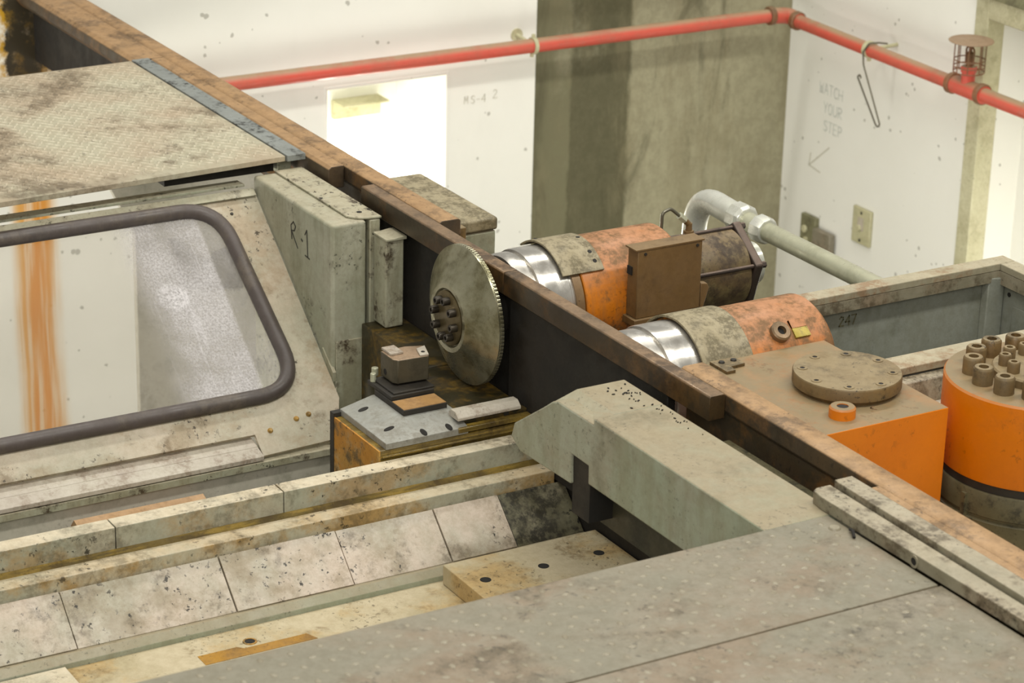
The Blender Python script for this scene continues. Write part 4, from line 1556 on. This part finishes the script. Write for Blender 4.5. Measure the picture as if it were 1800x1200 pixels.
# ------------------------------------------------------------------ fire pipe, hangers, sprinkler, wall plates
def build_pipe():
    t = thing('fire_pipe', 'red fire sprinkler pipe turning the corner along both pit walls', 'pipe', (-2.0, 2.2, -.34))
    r = .0215
    X0, Y0 = -2.45, 2.475
    za, zb = -.3145, -.3475
    m = MB()
    m.cyl((X0, -1.9, za + .006), (X0, Y0 - .07, za), r, 24)
    m.build('pipe', 'red', t)
    m = MB()
    m.cyl((X0 + .045, Y0, -.330), (-1.645, Y0, -.337), r, 24)
    m.build('pipe', 'red', t)
    m = MB()
    m.cyl((-1.50, Y0, -.338), (1.4, Y0, -.345), r, 24)
    m.build('pipe', 'red', t)
    m = MB()
    m.tube(fillet([(X0, Y0 - .075, za), (X0, Y0, -.322), (X0 + .050, Y0, -.330)], [0, .035, 0], 8), .0255, 20)
    e = m.build('elbow', 'red', t)
    for a, b in (((X0, Y0 - .085, za), (X0, Y0 - .065, za)), ((X0 + .030, Y0, -.329), (X0 + .052, Y0, -.330))):
        m = MB()
        m.cyl(a, b, .0300, 24, .003)
        m.build('coupling_ring', 'rustring', e)
    m = MB()
    m.cyl((-1.650, Y0, -.337), (-1.495, Y0, -.338), .0265, 24)
    m.cyl((-1.572, Y0, -.337), (-1.572, Y0, -.285), .0200, 20)
    m.cyl((-1.572, Y0, -.288), (-1.572, Y0, -.270), .0235, 6)
    tee = m.build('tee', 'red', t)
    for xx in (-1.648, -1.516):
        m = MB()
        m.cyl((xx, Y0, -.337), (xx + .020, Y0, -.337), .0315, 24, .003)
        m.build('coupling_ring', 'rustring', tee)
    # sprinkler head in its guard
    hx, hy = -1.572, Y0
    m = MB()
    m.cyl((hx, hy, -.272), (hx, hy, -.235), .010, 14)
    m.lathe([(.006, 0), (.012, .008), (.004, .016), (.004, .030), (.014, .034), (.014, .037), (0, .037)], (hx, hy, -.240), (0, 0, 1), 18)
    m.tube(fillet([(hx - .016, hy, -.262), (hx - .018, hy, -.220), (hx, hy, -.205), (hx + .018, hy, -.220), (hx + .016, hy, -.262)], .012, 4), .003, 8)
    m.build('sprinkler_head', 'wire', t)
    m = MB()
    m.lathe([(0, 0), (.064, 0), (.066, .002), (.064, .004), (0, .007)], (hx, hy, -.196), (0, 0, 1), 40)
    m.build('shield_disc', 'headdisc', t, label='dusty round shield above the sprinkler')
    cg = MB()
    for k in range(8):
        a = 2 * math.pi * k / 8
        c, s = math.cos(a) * .045, math.sin(a) * .045
        cg.tube([(hx + c, hy + s, -.196), (hx + c, hy + s, -.286)], .0018, 6)
    for z in (-.25, -.270, -.286):
        cg.tube([(hx + .045 * math.cos(q), hy + .045 * math.sin(q), z) for q in [2 * math.pi * k / 28 for k in range(28)]], .0018, 6, True)
    cg.build('wire_guard', 'wire', t)

    t = thing('pipe_hanger', 'pale pipe clamp holding the red pipe on the left wall', 'pipe clamp', (X0, 1.53, -.35), 'pipe clamps on the red pipe')
    yy, zz = 1.53, za + .001
    m = MB()
    m.lathe([(r + .0008, -.006), (r + .005, -.006), (r + .005, .006), (r + .0008, .006)], (X0, yy, zz), (0, 1, 0), 28, close=True)
    m.build('ring', 'ivory', t)
    m = MB()
    m.cyl((X0 - r - .004, yy, zz + .004), (XW, yy, zz + .010), .006, 12)
    m.cyl((XW + .004, yy, zz + .010), (XW - .0, yy, zz + .010), .02, 16)
    m.build('wall_stud', 'ivory', t)
    m = MB()
    m.cyl((X0, yy, zz + r + .003), (X0, yy, zz + r + .014), .006, 6)
    m.cyl((X0, yy - .004, zz - r - .012), (X0, yy - .004, zz - r - .003), .006, 6)
    m.build('bolt', 'ivory', t)
    t = thing('pipe_hanger', 'pale pipe clamp holding the red pipe on the right wall above the wire hook', 'pipe clamp', (-2.02, Y0, -.37), 'pipe clamps on the red pipe')
    xx, zz = -2.035, -.3325
    m = MB()
    m.lathe([(r + .0008, -.008), (r + .005, -.008), (r + .005, .008), (r + .0008, .008)], (xx, Y0, zz), (1, 0, 0), 28, close=True)
    m.build('ring', 'ivory', t)
    m = MB()
    m.cyl((xx, Y0 + r + .004, zz), (xx, YW, zz + .004), .006, 12)
    m.cyl((xx, Y0, zz - r - .014), (xx, Y0, zz - r - .003), .007, 8)
    m.build('wall_stud', 'ivory', t)
    # wire hook
    y = Y0 - .012
    pts = fillet([(-1.978, Y0 + .022, -.303), (-1.998, Y0 + .005, -.303), (-2.020, Y0 - .015, -.308), (-2.028, Y0 - .030, -.335), (-2.030, y - .012, -.375), (-1.944, y, -.545), (-1.955, y, -.556), (-1.966, y, -.548), (-2.070, y, -.424), (-2.058, y, -.415), (-2.052, y, -.426)],
                 [0, .01, .01, .01, .02, .01, .012, .01, .008, .006, 0], 5)
    m = MB()
    m.tube(pts, .0027, 8)
    tag(m.build('wire_hook', 'greywire'), 'bent grey wire hook hanging from the red pipe over the wall writing', 'hook')

    t = thing('switch_plate', 'ivory switch plate on the right wall beside the door frame', 'switch', (-2.13, YW, -.99))
    m = MB()
    m.box(-2.176, -2.085, YW - .012, YW, -1.003, -.885)
    m.build('plate', 'ivory', t, bevel=.003)
    m = MB()
    m.box(-2.148, -2.118, YW - .013, YW - .0115, -.958, -.915)
    m.build('face', 'pale_steel', t)
    m = MB()
    m.cyl((-2.136, YW - .0115, -.950), (-2.136, YW - .020, -.950), .010, 18, .002)
    m.build('toggle', 'ivory', t)
    for z in (-.900, -.990):
        m = MB()
        m.lathe([(0, .002), (.004, .002), (.005, 0), (0, 0)], (-2.132, YW - .012, z), (0, -1, 0), 12)
        m.build('screw', 'slot', t)
    t = thing('socket_outlet', 'grey socket outlet with its square flap cover open, low on the right wall', 'socket', (-2.35, YW, -1.09))
    m = MB()
    m.box(-2.437, -2.360, YW - .018, YW, -1.115, -.988)
    m.build('box', 'olive', t, bevel=.002)
    m = MB()
    m.cyl((-2.410, YW - .0175, -1.035), (-2.410, YW - .026, -1.035), .013, 18, .002)
    m.cyl((-2.402, YW - .0175, -1.070), (-2.402, YW - .024, -1.070), .010, 14)
    m.build('socket_face', 'ivory', t)
    m = MB()
    m.box(-2.357, -2.262, YW - .030, YW - .008, -1.125, -1.015)
    m.build('flap_cover', 'plate', t, bevel=.003)


build_pipe()
